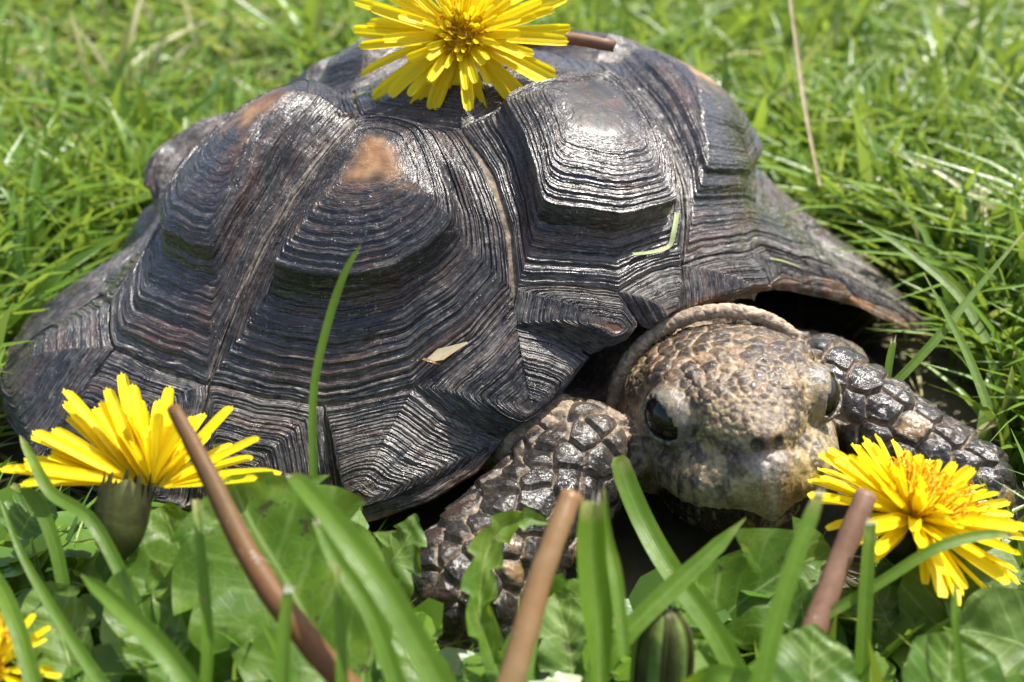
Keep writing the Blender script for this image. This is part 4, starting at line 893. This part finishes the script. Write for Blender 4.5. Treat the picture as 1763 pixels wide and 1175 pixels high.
# ------------------------------------------------------------------ dandelions
# one lies on top of the shell, its cut stem pointing back and right
c = W(795, 62, 23.7); az = unit((.02, -.86, .50))
root, fr = dandelion(c, az, 2.05, 'big open yellow dandelion lying on top of the shell', 11,
    [(16, 102, 1.06, .4), (18, 91, 1.0, .4), (18, 78, .84, .4), (18, 64, .6, .4), (18, 48, .42, .5), (16, 30, .32, .5), (12, 12, .28, .5)], 170, .50)
calyx(root, c-az*.1, az, .34, .75)
tube('stem', [c-az*.6, c-az*.9+np.array([.6, .2, -.1]), W(960, 66, 24.6), W(1058, 80, 24.4)], [(0, .14), (1, .13)], M['stemr'], root, cap=M['cut'], hollow=.6, n=14)
# on the ground right of the head
c = W(1572, 893, 18.6); az = unit((.36, .12, .92))
root, fr = dandelion(c, az, 1.62, 'yellow dandelion in side view at right beside the scaly foreleg', 12,
    [(24, 97, 1.0, .4), (24, 86, 1.0, .4), (22, 70, .95, .4), (18, 54, .85, .4), (16, 40, .7, .4), (12, 24, .55, .5)], 150, .95)
calyx(root, c-az*.05, az, .34, .8)
tube('stem', [c-az*2.2+np.array([-.5, .2, -.3]), c-az*1.2, c-az*.7], [(0, .13), (1, .14)], M['stemg'], root, n=10)
# left: seen from behind its green cup
c = W(262, 842, 18.0); az = unit((.10, .52, .85))
root = thing('dandelion_flower', c, 'yellow dandelion at left seen from behind its dark green cup', 'flower', 'dandelion flowers')
rr_ = np.random.default_rng(5)
tips = [(24,812,.5),(40,802,.3),(58,745,.0),(72,738,-.2),(92,735,-.3),(108,676,-.5),(170,684,-.7),(178,690,-.2),(212,656,-.9),(228,664,-.5),(292,668,-.8),(300,690,-.9),(395,698,-.5),(440,750,.1),(466,782,.4),(440,826,.7),(336,720,-.8),(250,712,-1.1),(130,770,-.6),(360,735,-.9),(60,815,-.5),(150,740,-.9),(272,735,-1.0),(400,760,-.6),(46,770,-.3),(84,780,-.2),(118,705,-.6),(196,720,-.9),(240,690,-1.0),(320,745,-.9),(345,705,-.8),(425,775,.0),(380,790,-.2),(420,800,.3)]
tips += [(x_+rr_.normal(0, 26), y_+rr_.normal(0, 16)+10, dd_-.1) for (x_, y_, dd_) in tips[:12]]
for (x_, y_, dd_) in tips:
    t_ = W(x_, y_, 18.0-dd_*.9); ph_ = t_-c; b_ = c+(ph_-az*(ph_@az))*.13+np.array([0, 0, .05])
    d_ = t_-b_; L_ = float(np.linalg.norm(d_)); nr_ = unit(az*.9-unit(d_)*.3+rr_.normal(0, .15, 3)+np.array([0, -.5, 0]))
    put_petal(root, b_, d_, nr_, L_, int(rr_.integers(0, 5)), .68*1.9/L_)
for k in range(44):
    a_ = rr_.random()*6.28; el = rr_.uniform(.2, .75); ax_2, ay_2, _z = frame(az)
    d_ = unit(az+(ax_2*math.cos(a_)+ay_2*math.sin(a_))*el); put_petal(root, c+d_*.1, d_, -(ax_2*math.cos(a_)+ay_2*math.sin(a_))+az*.3, rr_.uniform(.7, 1.15), int(rr_.integers(0, 5)), 1.0)
calyx(root, c+np.array([-.20, -.42, .42]), unit((.14, .55, .83)), .40, 1.15, None)
tube('stem', [W(190, 1000, 18.3), W(205, 950, 18.2), W(225, 905, 18.0)], [(0, .13), (1, .15)], M['stemg'], root, n=10)
# corner flower, cut by the frame
c = W(-12, 1155, 16.5); az = unit((-.1, -.3, .9))
root, fr = dandelion(c, az, .80, 'small yellow dandelion cut off by the lower left corner', 14,
    [(12, 90, 1.0, .3), (12, 72, 1.0, .3), (11, 50, .85, .35), (9, 30, .7, .4)], 40, .5)
calyx(root, c, az, .26, .6)

# bud at the bottom, right of the middle
c = W(1143, 1105, 16.2); az = unit((.04, .25, .97))
root = thing('dandelion_bud', c-az*1.2, 'closed dark green dandelion bud with a grey tuft at bottom middle', 'flower bud')
ax1, ay1, az1 = frame(az); R_, H_ = .40, 1.25
for k in range(18):
    ph = 2*np.pi*k/18+.1; rad = ax1*math.cos(ph)+ay1*math.sin(ph); jr = 1+.05*math.sin(k*2.3)
    pts = [c-az*.95+rad*.18, c-az*.75+rad*R_*.95*jr, c-az*.25+rad*R_*1.02*jr, c+az*.2+rad*R_*.88*jr, c+az*.48+rad*R_*.48]
    ribbon('bract', pts, [(0, .10), (.25, .19), (.6, .17), (.9, .11), (1, .03)], M['bractp'] if k % 3 == 0 else M['bract'], root, up=rad, fold=-.45, n=14, nu=5)
P_, F_ = uv_sphere(c-az*.2, 1, 20, 14, (.37, .37, .68), np.stack([ax1, ay1, az1])); build('bud_core', P_, F_, M['bract'], root)
V_ = []; F_ = []
for k in range(60):
    ph = random.random()*6.28; rq = .2*math.sqrt(random.random()); b = c+az*.40+(ax1*math.cos(ph)+ay1*math.sin(ph))*rq; e = b+az*random.uniform(.05, .13)+(ax1*random.gauss(0, 1)+ay1*random.gauss(0, 1))*.05
    q_ = ax1*.012; V_ += [b-q_, b+q_, e]; F_.append((3*k, 3*k+1, 3*k+2))
tag(build('tuft', V_, F_, M['white'], root), kind='stuff')
tube('stem', [c-az*3.0, c-az*1.5, c-az*.9], [(0, .13), (1, .15)], M['stemg'], root, n=8)

# cut stems standing in front
def cut_stem(pts, rad, m, label, hollow=.55):
    P = [W(*p) for p in pts]; o = tube('cut_stem', P, rad, m, None, 26, 18, M['cut'], P[0], hollow, .25)
    return tag(o, label, 'flower stem', 'cut dandelion stems without their heads')
cut_stem([(640,1230,14.6),(520,1090,14.9),(430,960,15.3),(350,800,15.8),(298,702,16.2)], [(0, .17), (.4, .165), (.75, .13), (1, .095)], M['stemb'], 'thick brown cut stem leaning across the left dandelion', .5)
cut_stem([(860,1230,14.6),(890,1140,14.8),(925,1010,15.2),(958,920,15.5),(984,852,15.8)], [(0, .19), (.6, .165), (1, .15)], M['stemt'], 'blurred tan cut stem in front of the left foreleg', .6)
cut_stem([(1370,1160,16.4),(1405,1075,16.7),(1440,980,17.0),(1470,905,17.2),(1492,850,17.4)], [(0, .20), (.5, .175), (1, .155)], M['stemr'], 'reddish brown hollow stem in front of the right dandelion', .72)

# ------------------------------------------------------------------ tall blades in front, each placed by hand
blade([(540,830,17.6),(538,720,17.7),(545,640,17.8),(568,545,17.9),(594,470,17.9),(622,420,17.9)], [(0,.15),(.3,.15),(.7,.16),(.9,.11),(1,.005)], 'single tall thin blade rising up against the shell', .3)
blade([(800,1260,13.6),(730,1130,13.9),(660,1010,14.2),(585,910,14.6),(520,835,15.2),(500,820,15.8)], [(0,.42),(.5,.40),(.8,.28),(1,.14)], 'wide bright green blade arching at bottom left of centre', .3, tip=True)
blade([(700,1230,14.6),(640,1060,15.0),(575,960,15.3),(545,900,15.5)], [(0,.30),(.6,.26),(1,.12)], 'green blade just under the wide arching blade', .3, tip=True)
blade([(1035,1200,15.0),(1030,1080,15.3),(1018,960,15.6),(1018,862,15.8)], [(0,.22),(.4,.50),(.8,.46),(1,.34)], 'broad folded blade with a flat cut top beside the tan stem', .9, tip=True)
blade([(1075,1130,15.0),(1062,1010,15.4),(1047,930,15.7),(1040,840,15.8)], [(0,.2),(.5,.24),(1,.03)], 'narrow dark blade with a pointed tip behind the broad folded blade', .5)
blade([(1290,1200,16.6),(1225,1080,16.9),(1150,975,17.3),(1108,900,17.7),(1080,835,17.9),(1064,786,18.0)], [(0,.40),(.5,.42),(.85,.40),(.97,.34),(1,.2)], 'broad rounded blade leaning in front of the left cheek', .35)
blade([(1010,1190,15.6),(1075,1095,15.8),(1160,1010,16.1),(1225,950,16.3),(1284,892,16.5)], [(0,.34),(.5,.34),(.8,.26),(1,.01)], 'sharp pointed blade crossing below the mouth', .35)
blade([(1300,1240,13.9),(1330,1090,14.2),(1370,960,14.5),(1412,848,14.8)], [(0,.30),(.6,.26),(.9,.22),(1,.12)], 'soft blurred blade in front of the chin at right', .3, tip=True)
blade([(1480,1240,16.2),(1486,1100,16.4),(1492,990,16.6),(1498,900,16.8)], [(0,.26),(.6,.25),(1,.20)], 'upright straight blade right of the reddish stem', .5, tip=True)
blade([(1290,1150,16.4),(1400,1075,16.6),(1520,1000,16.6),(1610,945,16.6),(1690,922,16.7),(1742,922,16.8)], [(0,.10),(.3,.18),(.7,.2),(.95,.14),(1,.08)], 'thin curved blade lying across the right dandelion', .3, tip=True)
blade([(1380,1230,14.6),(1250,1165,14.9),(1180,1190,15.2)], [(0,.3),(.5,.35),(1,.3)], 'bright blade along the bottom edge right of the bud', .3)
blade([(1310,1130,15.6),(1330,1080,15.7),(1352,985,15.9)], [(0,.12),(.7,.11),(1,.10)], 'short thin blade with a dry white tip above the big leaf', .4, tip=True)
blade([(1658,1180,15.5),(1645,1080,15.6),(1644,1005,15.8)], [(0,.12),(.7,.12),(1,.04)], 'short narrow blade in front of the round leaf', .4)
blade([(350,1230,15.2),(358,1110,15.4),(350,990,15.7),(337,860,16.2)], [(0,.2),(.6,.19),(1,.12)], 'upright blade behind the brown stem at left', .4)
blade([(380,1260,14.4),(290,1130,14.7),(200,1040,15.2),(140,990,15.6)], [(0,.36),(.5,.32),(.85,.22),(1,.02)], 'dark green blade pointing up and left, lower left', .5)
blade([(0,860,17.2),(40,960,16.8),(110,1080,16.2),(190,1200,15.6)], [(0,.06),(.5,.18),(1,.24)], 'long arching blade at the left edge', .3)
blade([(235,1040,16.6),(160,900,17.0),(90,850,17.3),(55,790,17.5),(34,750,17.7)], [(0,.24),(.6,.22),(.9,.12),(1,.02)], 'green blade below the left dandelion petals', .3)
blade([(485,1230,14.4),(488,1110,14.6),(496,1015,14.8)], [(0,.22),(.7,.2),(1,.15)], 'short stubby blade at the foot of the brown stem', .4, tip=True)
blade([(590,1230,14.2),(588,1120,14.4),(580,970,14.8)], [(0,.2),(.7,.17),(1,.05)], 'slim blade in front of the big spotted leaf', .4)
blade([(110,1010,17.4),(92,930,17.6),(60,860,17.8),(20,835,18.0)], [(0,.24),(.6,.26),(1,.1)], 'broad pale blade at far left under the dandelion', .2)
blade([(230,960,17.6),(215,880,17.8),(212,800,18.6)], [(0,.16),(1,.1)], 'short blade hidden behind the green cup', .4)
blade([(60,1180,15.6),(30,1080,16.0),(0,1010,16.4),(-30,960,16.7)], [(0,.3),(.6,.28),(1,.12)], 'blade rising from the lower left corner', .3)
blade([(375,860,18.3),(372,800,18.5),(372,765,18.6)], [(0,.22),(.7,.2),(1,.1)], 'short blade seen between two yellow petals', .3)
blade([(1525,680,23.0),(1530,630,23.1),(1538,588,23.2)], [(0,.17),(.7,.18),(1,.14)], 'lit green stub under the far rim of the shell', .4, tip=True, group='grass blades beside the shell')
blade([(1500,700,23.2),(1560,640,23.3),(1620,575,23.5),(1680,500,23.9),(1763,400,24.4)], [(0,.2),(.5,.22),(.8,.14),(1,.05)], 'long blade leaning right from under the shell rim', .3, group='grass blades beside the shell')
blade([(1700,590,24.4),(1650,510,25.0),(1590,455,25.5),(1530,410,26.0),(1480,382,26.5)], [(0,.26),(.5,.24),(.8,.18),(1,.06)], 'arching blade with a pale tip right of the shell', .3, tip=True, group='grass blades beside the shell')
blade([(1700,700,22.6),(1660,600,23.2),(1590,470,24.0)], [(0,.24),(.6,.2),(1,.02)], 'upright blade at right in front of the lawn', .4, group='grass blades beside the shell')
blade([(1412,320,30),(1390,210,31),(1375,110,32),(1358,-20,33)], [(0,.10),(.5,.15),(1,.12)], 'pale dead stalk standing in the lawn behind the tortoise', .5, m=M['straw'], group='dry stalks', name='dry_stalk')
# cuttings lying on the shell
def scrap(name, pts, wid, m, label, cat='cut grass', fold=.2):
    P = [W(*p) for p in pts]
    tag(ribbon(name, P, wid, m, up=(0, -.5, .87), fold=fold, n=16, nu=4, origin=P[0]), label, cat, 'bits of dry grass on the shell')

# ------------------------------------------------------------------ broad leaves in the foreground
def jag(n, depth, ph=0.0):
    def f(s, side):
        x = (s*n+ph+(.25 if side > 0 else 0)) % 1.0
        return 1-depth*(x**1.6)*(1 if s < .92 else .3)
    return f
def leaf(pts, wid, label, m, lobes=None, fold=.22, wave=.06, n=56, nu=15, group='broad leaves in the foreground', name='dandelion_leaf', cat='leaf', up=(0, -.6, .8)):
    P = [W(*p) for p in pts]
    return tag(ribbon(name, P, wid, m, up=up, fold=fold, n=n, nu=nu, lobes=lobes, origin=P[0], wave=wave, rough=.045), label, cat, group)
oval = [(0,.04),(.08,.35),(.25,.75),(.5,1),(.75,.85),(.92,.5),(1,.03)]
def ov(w): return [(a, b*w) for a, b in oval]
leaf([(640,1260,16.2),(560,1130,16.6),(490,1000,17.0),(430,900,17.3),(395,820,17.5)], [(0,.6),(.2,2.0),(.5,3.3),(.75,2.9),(.93,1.3),(1,.1)], 'very large dark spotted leaf filling the lower left', M['dleaf'], jag(5, .22), .16, .06)
leaf([(470,1220,16.8),(400,1110,17.0),(345,1010,17.3),(300,930,17.5),(280,870,17.7)], [(0,.5),(.3,1.5),(.7,1.7),(1,.2)], 'green leaf behind the brown stem under the left dandelion', M['dleaf'], jag(5, .28), .2, .08)
leaf([(620,1060,18.0),(665,980,18.2),(700,930,18.3),(716,885,18.4)], [(0,.9),(.3,1.3),(.7,.7),(1,.05)], 'grey green leaf edge beside the front foot', M['dleaf2'], jag(4, .35), .2, .12)
leaf([(870,1190,16.4),(830,1080,16.7),(828,1000,17.0),(848,930,17.3),(895,895,17.4),(945,900,17.4)], [(0,.35),(.2,.45),(.4,.62),(.6,.55),(.8,.42),(1,.05)], 'curled jagged leaf in front of the scaly foreleg', M['dleaf'], jag(6, .55), .5, .1)
leaf([(1180,1150,18.0),(1250,1060,18.0),(1320,1005,18.0),(1390,965,18.0),(1440,960,18.1)], [(0,.7),(.25,1.4),(.5,1.9),(.75,1.5),(1,.1)], 'lit toothed leaf under the chin', M['dleaf'], jag(4, .35), .2, .08)
leaf([(1440,1120,17.8),(1400,1040,18.0),(1370,985,18.2),(1310,945,18.4)], [(0,.4),(.4,1.1),(.75,.8),(1,.04)], 'pale green lobed leaf tip between chin and reddish stem', M['dleaf2'], jag(3, .4), .2, .08)
leaf([(1405,1260,15.2),(1400,1190,15.4),(1400,1120,15.7),(1402,1075,15.9)], [(0,.9),(.4,1.25),(.75,.9),(1,.05)], 'dark pointed leaf at the foot of the reddish stem', M['clover'], None, .2, .04)
leaf([(1640,1270,15.4),(1640,1200,15.6),(1640,1130,15.9),(1640,1085,16.1)], [(0,1.0),(.4,1.45),(.75,1.1),(1,.06)], 'folded oval leaf in the lower right', M['clover'], None, .45, .04)
leaf([(1610,1190,17.6),(1630,1090,17.8),(1645,1000,18.0),(1650,940,18.2)], ov(1.75), 'big round shaded leaf under the right dandelion', M['clover'], None, .2, .03)
leaf([(1850,1180,16.4),(1780,1120,16.6),(1700,1090,16.8),(1650,1085,17.0)], ov(1.5), 'bright leaf at the right edge of the frame', M['dleaf2'], None, .25, .05)
leaf([(1560,1140,17.6),(1540,1090,17.8),(1520,1050,18.0),(1500,1010,18.2)], ov(1.2), 'mid green leaf between upright blade and round leaf', M['clover'], None, .2, .05)
leaf([(30,930,18.4),(50,890,18.6),(80,850,18.8)], ov(1.0), 'round shaded leaf under the left dandelion petals', M['clover'], None, .15, .03)
leaf([(130,1190,16.6),(110,1120,16.9),(90,1060,17.2),(60,1010,17.4)], ov(1.2), 'pale spotted leaf at lower left', M['dleaf2'], jag(4, .2), .3, .08)
leaf([(300,1190,16.4),(270,1110,16.8),(240,1040,17.1),(250,960,17.4)], ov(1.3), 'curled green leaf right of the pale spotted leaf', M['dleaf'], jag(4, .2), .3, .1)
leaf([(1000,1220,16.6),(985,1150,16.8),(975,1090,17.0),(955,1020,17.4)], ov(1.1), 'leaf between the tan stem and the broad folded blade', M['dleaf2'], jag(3, .3), .3, .08)
leaf([(1090,1090,17.2),(1020,1040,17.4),(960,1030,17.5),(900,1060,17.5)], ov(.75), 'small leaf lying against the foreleg scales', M['dleaf'], jag(3, .3), .3, .1)
leaf([(760,1250,16.0),(740,1190,16.2),(700,1130,16.5),(690,1080,16.8)], ov(1.0), 'leaf under the wide arching blade', M['dleaf'], jag(3, .3), .3, .1)
leaf([(1240,1220,16.6),(1215,1150,16.9),(1190,1090,17.2)], ov(.9), 'shaded leaf behind the bud', M['clover'], None, .3, .06)

# ------------------------------------------------------------------ cuttings on the shell
def on_shell(px, py, lift=.12):
    """point of the shell seen at a spot of the photograph"""
    dg = bpy.context.evaluated_depsgraph_get(); d = W(px, py, 1.0)-_C; d = d/np.linalg.norm(d)
    hit, loc, nrm, idx, ob, mtx = sc.ray_cast(dg, Vector(_C*CM), Vector(d))
    p = np.array(loc)/CM
    return p-d*lift
bpy.context.view_layer.update()
def scrap(name, pts, wid, m, label, fold=.2, lift=.08):
    P = [on_shell(x, y, lift) for x, y in pts]
    tag(ribbon(name, P, wid, m, up=(0, -.5, .87), fold=fold, n=16, nu=4, origin=P[0]), label, 'plant scrap', 'plant scraps lying on the shell')
scrap('cut_grass', [(1090,438),(1125,434),(1152,424),(1160,400),(1166,366)], [(0,.07),(.5,.09),(1,.10)], M['hay'], 'bent pale green cutting lying on the shell above the head')
scrap('cut_grass', [(605,170),(625,160),(655,155)], [(0,.03),(.5,.08),(1,.02)], M['hay'], 'small green cutting in the seam left of the top dandelion')
scrap('dry_leaf', [(735,622),(765,608),(805,590)], [(0,.05),(.4,.26),(1,.04)], M['straw'], 'torn dry leaf scrap on the lower side of the shell')
scrap('dry_twig', [(728,618),(742,622),(758,628)], [(0,.05),(1,.05)], M['stemt'], 'tiny brown twig beside the torn dry leaf')
scrap('cut_grass', [(1325,445),(1350,450),(1378,460)], [(0,.03),(.5,.05),(1,.02)], M['hay'], 'sliver of dry grass on the right rim seam')

# ------------------------------------------------------------------ the lawn (nobody could count it)
def lawn(name, bx, by, hgt, wid, lean, colr, label, m, nseg=5, vfold=True, curl=1.0):
    n = len(bx); r = np.random.default_rng(n)
    az_ = r.uniform(0, 2*np.pi, n); sd = r.uniform(0, 2*np.pi, n)
    t = np.linspace(0, 1, nseg+1)
    dx, dy = np.cos(az_), np.sin(az_)
    hor = (lean*hgt)[:, None]*(t[None]**(1.2+curl*.8)); ver = hgt[:, None]*(t[None]-.35*np.minimum(lean, 1.4)[:, None]*t[None]**2.2)
    px_ = bx[:, None]+dx[:, None]*hor; py_ = by[:, None]+dy[:, None]*hor; pz_ = ver-.1
    w = wid[:, None]*(np.minimum(1, .55+1.4*t))*(1-t**3.5)+.004
    cx, cy = np.cos(sd), np.sin(sd)
    cols = [-1, 0, 1] if vfold else [-1, 1]
    V = []
    for u in cols:
        V.append(np.stack([px_+cx[:, None]*u*w/2, py_+cy[:, None]*u*w/2, pz_+(.0 if u else -.25)*w*1.0], -1))
    V = np.stack(V, 2)                          # n, seg+1, cols, 3
    k = len(cols); nv = (nseg+1)*k
    q = np.array([(i*k+j, i*k+j+1, (i+1)*k+j+1, (i+1)*k+j) for i in range(nseg) for j in range(k-1)])
    F = (q[None]+(np.arange(n)*nv)[:, None, None]).reshape(-1, 4)
    col = np.repeat(colr, nv, 0); u_ = np.tile(np.tile(cols, nseg+1), n); v_ = np.tile(np.repeat(t, k), n)
    o = build(name, V.reshape(-1, 3), F, m, attrs=dict(u=u_, v=v_), cols=dict(col=col))
    return tag(o, label, kind='stuff')
r = np.random.default_rng(3)
ch_, sh_ = math.cos(SH['hd']), math.sin(SH['hd'])
def clear(x, y):
    """False where the tortoise lies"""
    X = x-SH['tx']; Y = y-SH['ty']; a = X*ch_+Y*sh_; b = -X*sh_+Y*ch_
    inside = (a/9.3)**2+(b/9.2)**2 < 1.0
    headz = (np.abs(x-4.2) < 2.6) & (y > -6.2) & (y < 0)
    leg1 = ((x-.1)/2.9)**2+((y+4.9)/2.6)**2 < 1; leg2 = ((x-8.2)/3.4)**2+((y+2.0)/1.7)**2 < 1
    tip = ((x-8.6)/2.6)**2+((y-2.2)/2.8)**2 < 1; cav = ((x-4.5)/3.6)**2+((y-.3)/2.4)**2 < 1
    return ~(inside | headz | leg1 | leg2 | tip | cav)
def scatter(n, x0, x1, y0, y1, clump=0):
    x = r.uniform(x0, x1, n); y = r.uniform(y0, y1, n)
    k = clear(x, y); return x[k], y[k]
def vn2(x, y, s, seed): return vnoise(np.stack([x, y, 0*x], -1), s, seed, 3)
def grasscol(x, y, dry=.06):
    n = len(x); a = vn2(x, y, .12, 5)[:, None]; b = r.random((n, 1)); c_ = r.random((n, 1))
    col = np.array([.05, .14, .008])*(1-b)+np.array([.15, .28, .018])*b
    col = col*(1-.35*a)+np.array([.15, .26, .03])*.35*a
    blu = r.random((n, 1)) < .12; col = np.where(blu, np.array([.07, .16, .05]), col)
    dry = dry+.45*((x < -9) & (y > 18))*(vn2(x, y, .14, 21) > .45)
    d = (r.random(n) < dry)[:, None]; return np.where(d, np.array([.42, .36, .2])*(.6+.5*c_), col)
OUT = np.array([(15,640),(40,590),(100,530),(200,480),(250,430),(258,330),(420,180),(600,100),(1060,80),(1230,150),(1340,300),(1450,400),(1545,490),(1625,570),(1600,620),(1560,640),(1700,760),(1560,800),(1400,960),(1150,1000),(1050,1060),(700,1060),(700,920),(600,900),(300,880),(30,800)], float)
def covers(x, y, h):
    bad = np.zeros(len(x), bool)
    for f in (.15, .5, .8, 1.0):
        for dx, dy in ((0, 0), (.4, 0), (-.4, 0), (0, -.5)):
            Pp = np.stack([x+dx*h*f, y+dy*h*f, h*f], -1)-_C; z = Pp@_f; X = 881.5+FL*(Pp@_r)/z; Y = 587.5-FL*(Pp@_u)/z
            ins = np.zeros(len(x), bool)
            for k in range(len(OUT)):
                x0, y0 = OUT[k]; x1, y1 = OUT[(k+1) % len(OUT)]
                c_ = ((y0 > Y) != (y1 > Y)) & (X < (x1-x0)*(Y-y0)/(y1-y0+1e-9)+x0); ins ^= c_
            bad |= ins & (y < 9)
    return bad
# far lawn
x, y = scatter(30000, -42, 42, 14, 85); kd = (r.random(len(x)) < np.clip(1.3-(y-14)/90, .25, 1))*(r.random(len(x)) < sstep(.25, .5, vn2(x, y, .35, 33))+.15)*~((x < -9) & (y > 20) & (vn2(x, y, .14, 21) > .45) & (r.random(len(x)) < .7)); x, y = x[kd], y[kd]
cl = vn2(x, y, .22, 8)
tag(lawn('lawn_grass', x, y, (2.2+4.6*cl)*r.uniform(.6, 1.3, len(x)), r.uniform(.18, .5, len(x)), r.uniform(.15, 1.7, len(x)), grasscol(x, y, .07), 'sunlit lawn of mixed green blades behind the tortoise', M['lawn']), kind='stuff')
# near lawn beside and just behind the shell
x, y = scatter(19000, -24, 26, -3.5, 17); cl = vn2(x, y, .3, 9)
front = np.clip((y+6)/8, .35, 1); kp = ~covers(x, y, (1.8+3.2*cl)*front); x, y, cl, front = x[kp], y[kp], cl[kp], front[kp]
tag(lawn('lawn_grass', x, y, (1.8+3.2*cl)*r.uniform(.6, 1.25, len(x))*front*np.where(x > 9, 1.35, 1), r.uniform(.14, .42, len(x)), r.uniform(.2, 1.3, len(x)), grasscol(x, y, .05), 'fine green lawn blades around the shell', M['lawn']), kind='stuff')
# foreground turf, kept low
x, y = scatter(5200, -15, 17, -12.5, -3.5)
tag(lawn('lawn_grass', x, y, r.uniform(.7, 2.1, len(x)), r.uniform(.12, .30, len(x)), r.uniform(.3, 1.5, len(x)), grasscol(x, y, .08), 'short turf between the foreground leaves', M['lawn']), kind='stuff')
# taller turf mixed in between the leaves along the bottom of the picture
x, y = scatter(2600, -14, 16, -11.5, -4.0); hh_ = r.uniform(1.4, 3.6, len(x)); kp = ~covers(x, y, hh_*.95); x, y, hh_ = x[kp], y[kp], hh_[kp]
lawn('lawn_grass', x, y, hh_, r.uniform(.12, .26, len(x)), r.uniform(.15, .9, len(x)), grasscol(x, y, .08), 'loose upright blades between the foreground leaves', M['lawn'], 6)
# dead thatch lying low
x, y = scatter(16000, -40, 40, -13, 80); x2 = r.uniform(-34, -9, 5000); y2 = r.uniform(20, 70, 5000); x = np.r_[x, x2]; y = np.r_[y, y2]
tag(lawn('thatch', x, y, r.uniform(.25, .9, len(x)), r.uniform(.06, .2, len(x)), r.uniform(3, 7, len(x)), np.array([.40, .34, .20])*r.uniform(.5, 1.2, (len(x), 1)), 'dead straw lying between the grass', M['lawn'], 4, False), kind='stuff')
# small broad leaves (clover and young weeds) low in the turf
def leaflets(x, y, label):
    n = len(x); a = r.uniform(0, 6.28, n); tilt = r.uniform(.05, .9, n); s = r.uniform(.25, .62, n); z = r.uniform(.5, 2.2, n)
    ring = np.arange(8)*2*np.pi/8; base = np.stack([np.cos(ring)*.8, np.sin(ring), .12*np.abs(np.cos(ring))], -1); base = np.vstack([[0, 0, 0], base])
    V = base[None]*s[:, None, None]
    ct, st = np.cos(tilt)[:, None], np.sin(tilt)[:, None]
    Y = V[..., 1]*ct-V[..., 2]*st; Z = V[..., 1]*st+V[..., 2]*ct; X = V[..., 0]
    ca, sa = np.cos(a)[:, None], np.sin(a)[:, None]
    V = np.stack([X*ca-Y*sa+x[:, None], X*sa+Y*ca+y[:, None], Z+z[:, None]], -1)
    F = np.array([(0, k+1, (k+1) % 8+1) for k in range(8)]); F = (F[None]+(np.arange(n)*9)[:, None, None]).reshape(-1, 3)
    col = np.repeat(grasscol(x, y, .0)*.8, 9, 0)
    return tag(build('clover', V.reshape(-1, 3), F, M['lawn'], attrs=dict(u=np.tile(base[:, 0], n), v=np.tile(base[:, 1], n)), cols=dict(col=col)), label, kind='stuff')
x, y = scatter(5200, -38, 38, 9, 70); kd = vn2(x, y, .16, 12) > .5; leaflets(x[kd], y[kd], 'patches of clover in the lawn')
x, y = scatter(2600, -15, 17, -12, -4.5); leaflets(x, y, 'clover and weeds in the foreground turf')
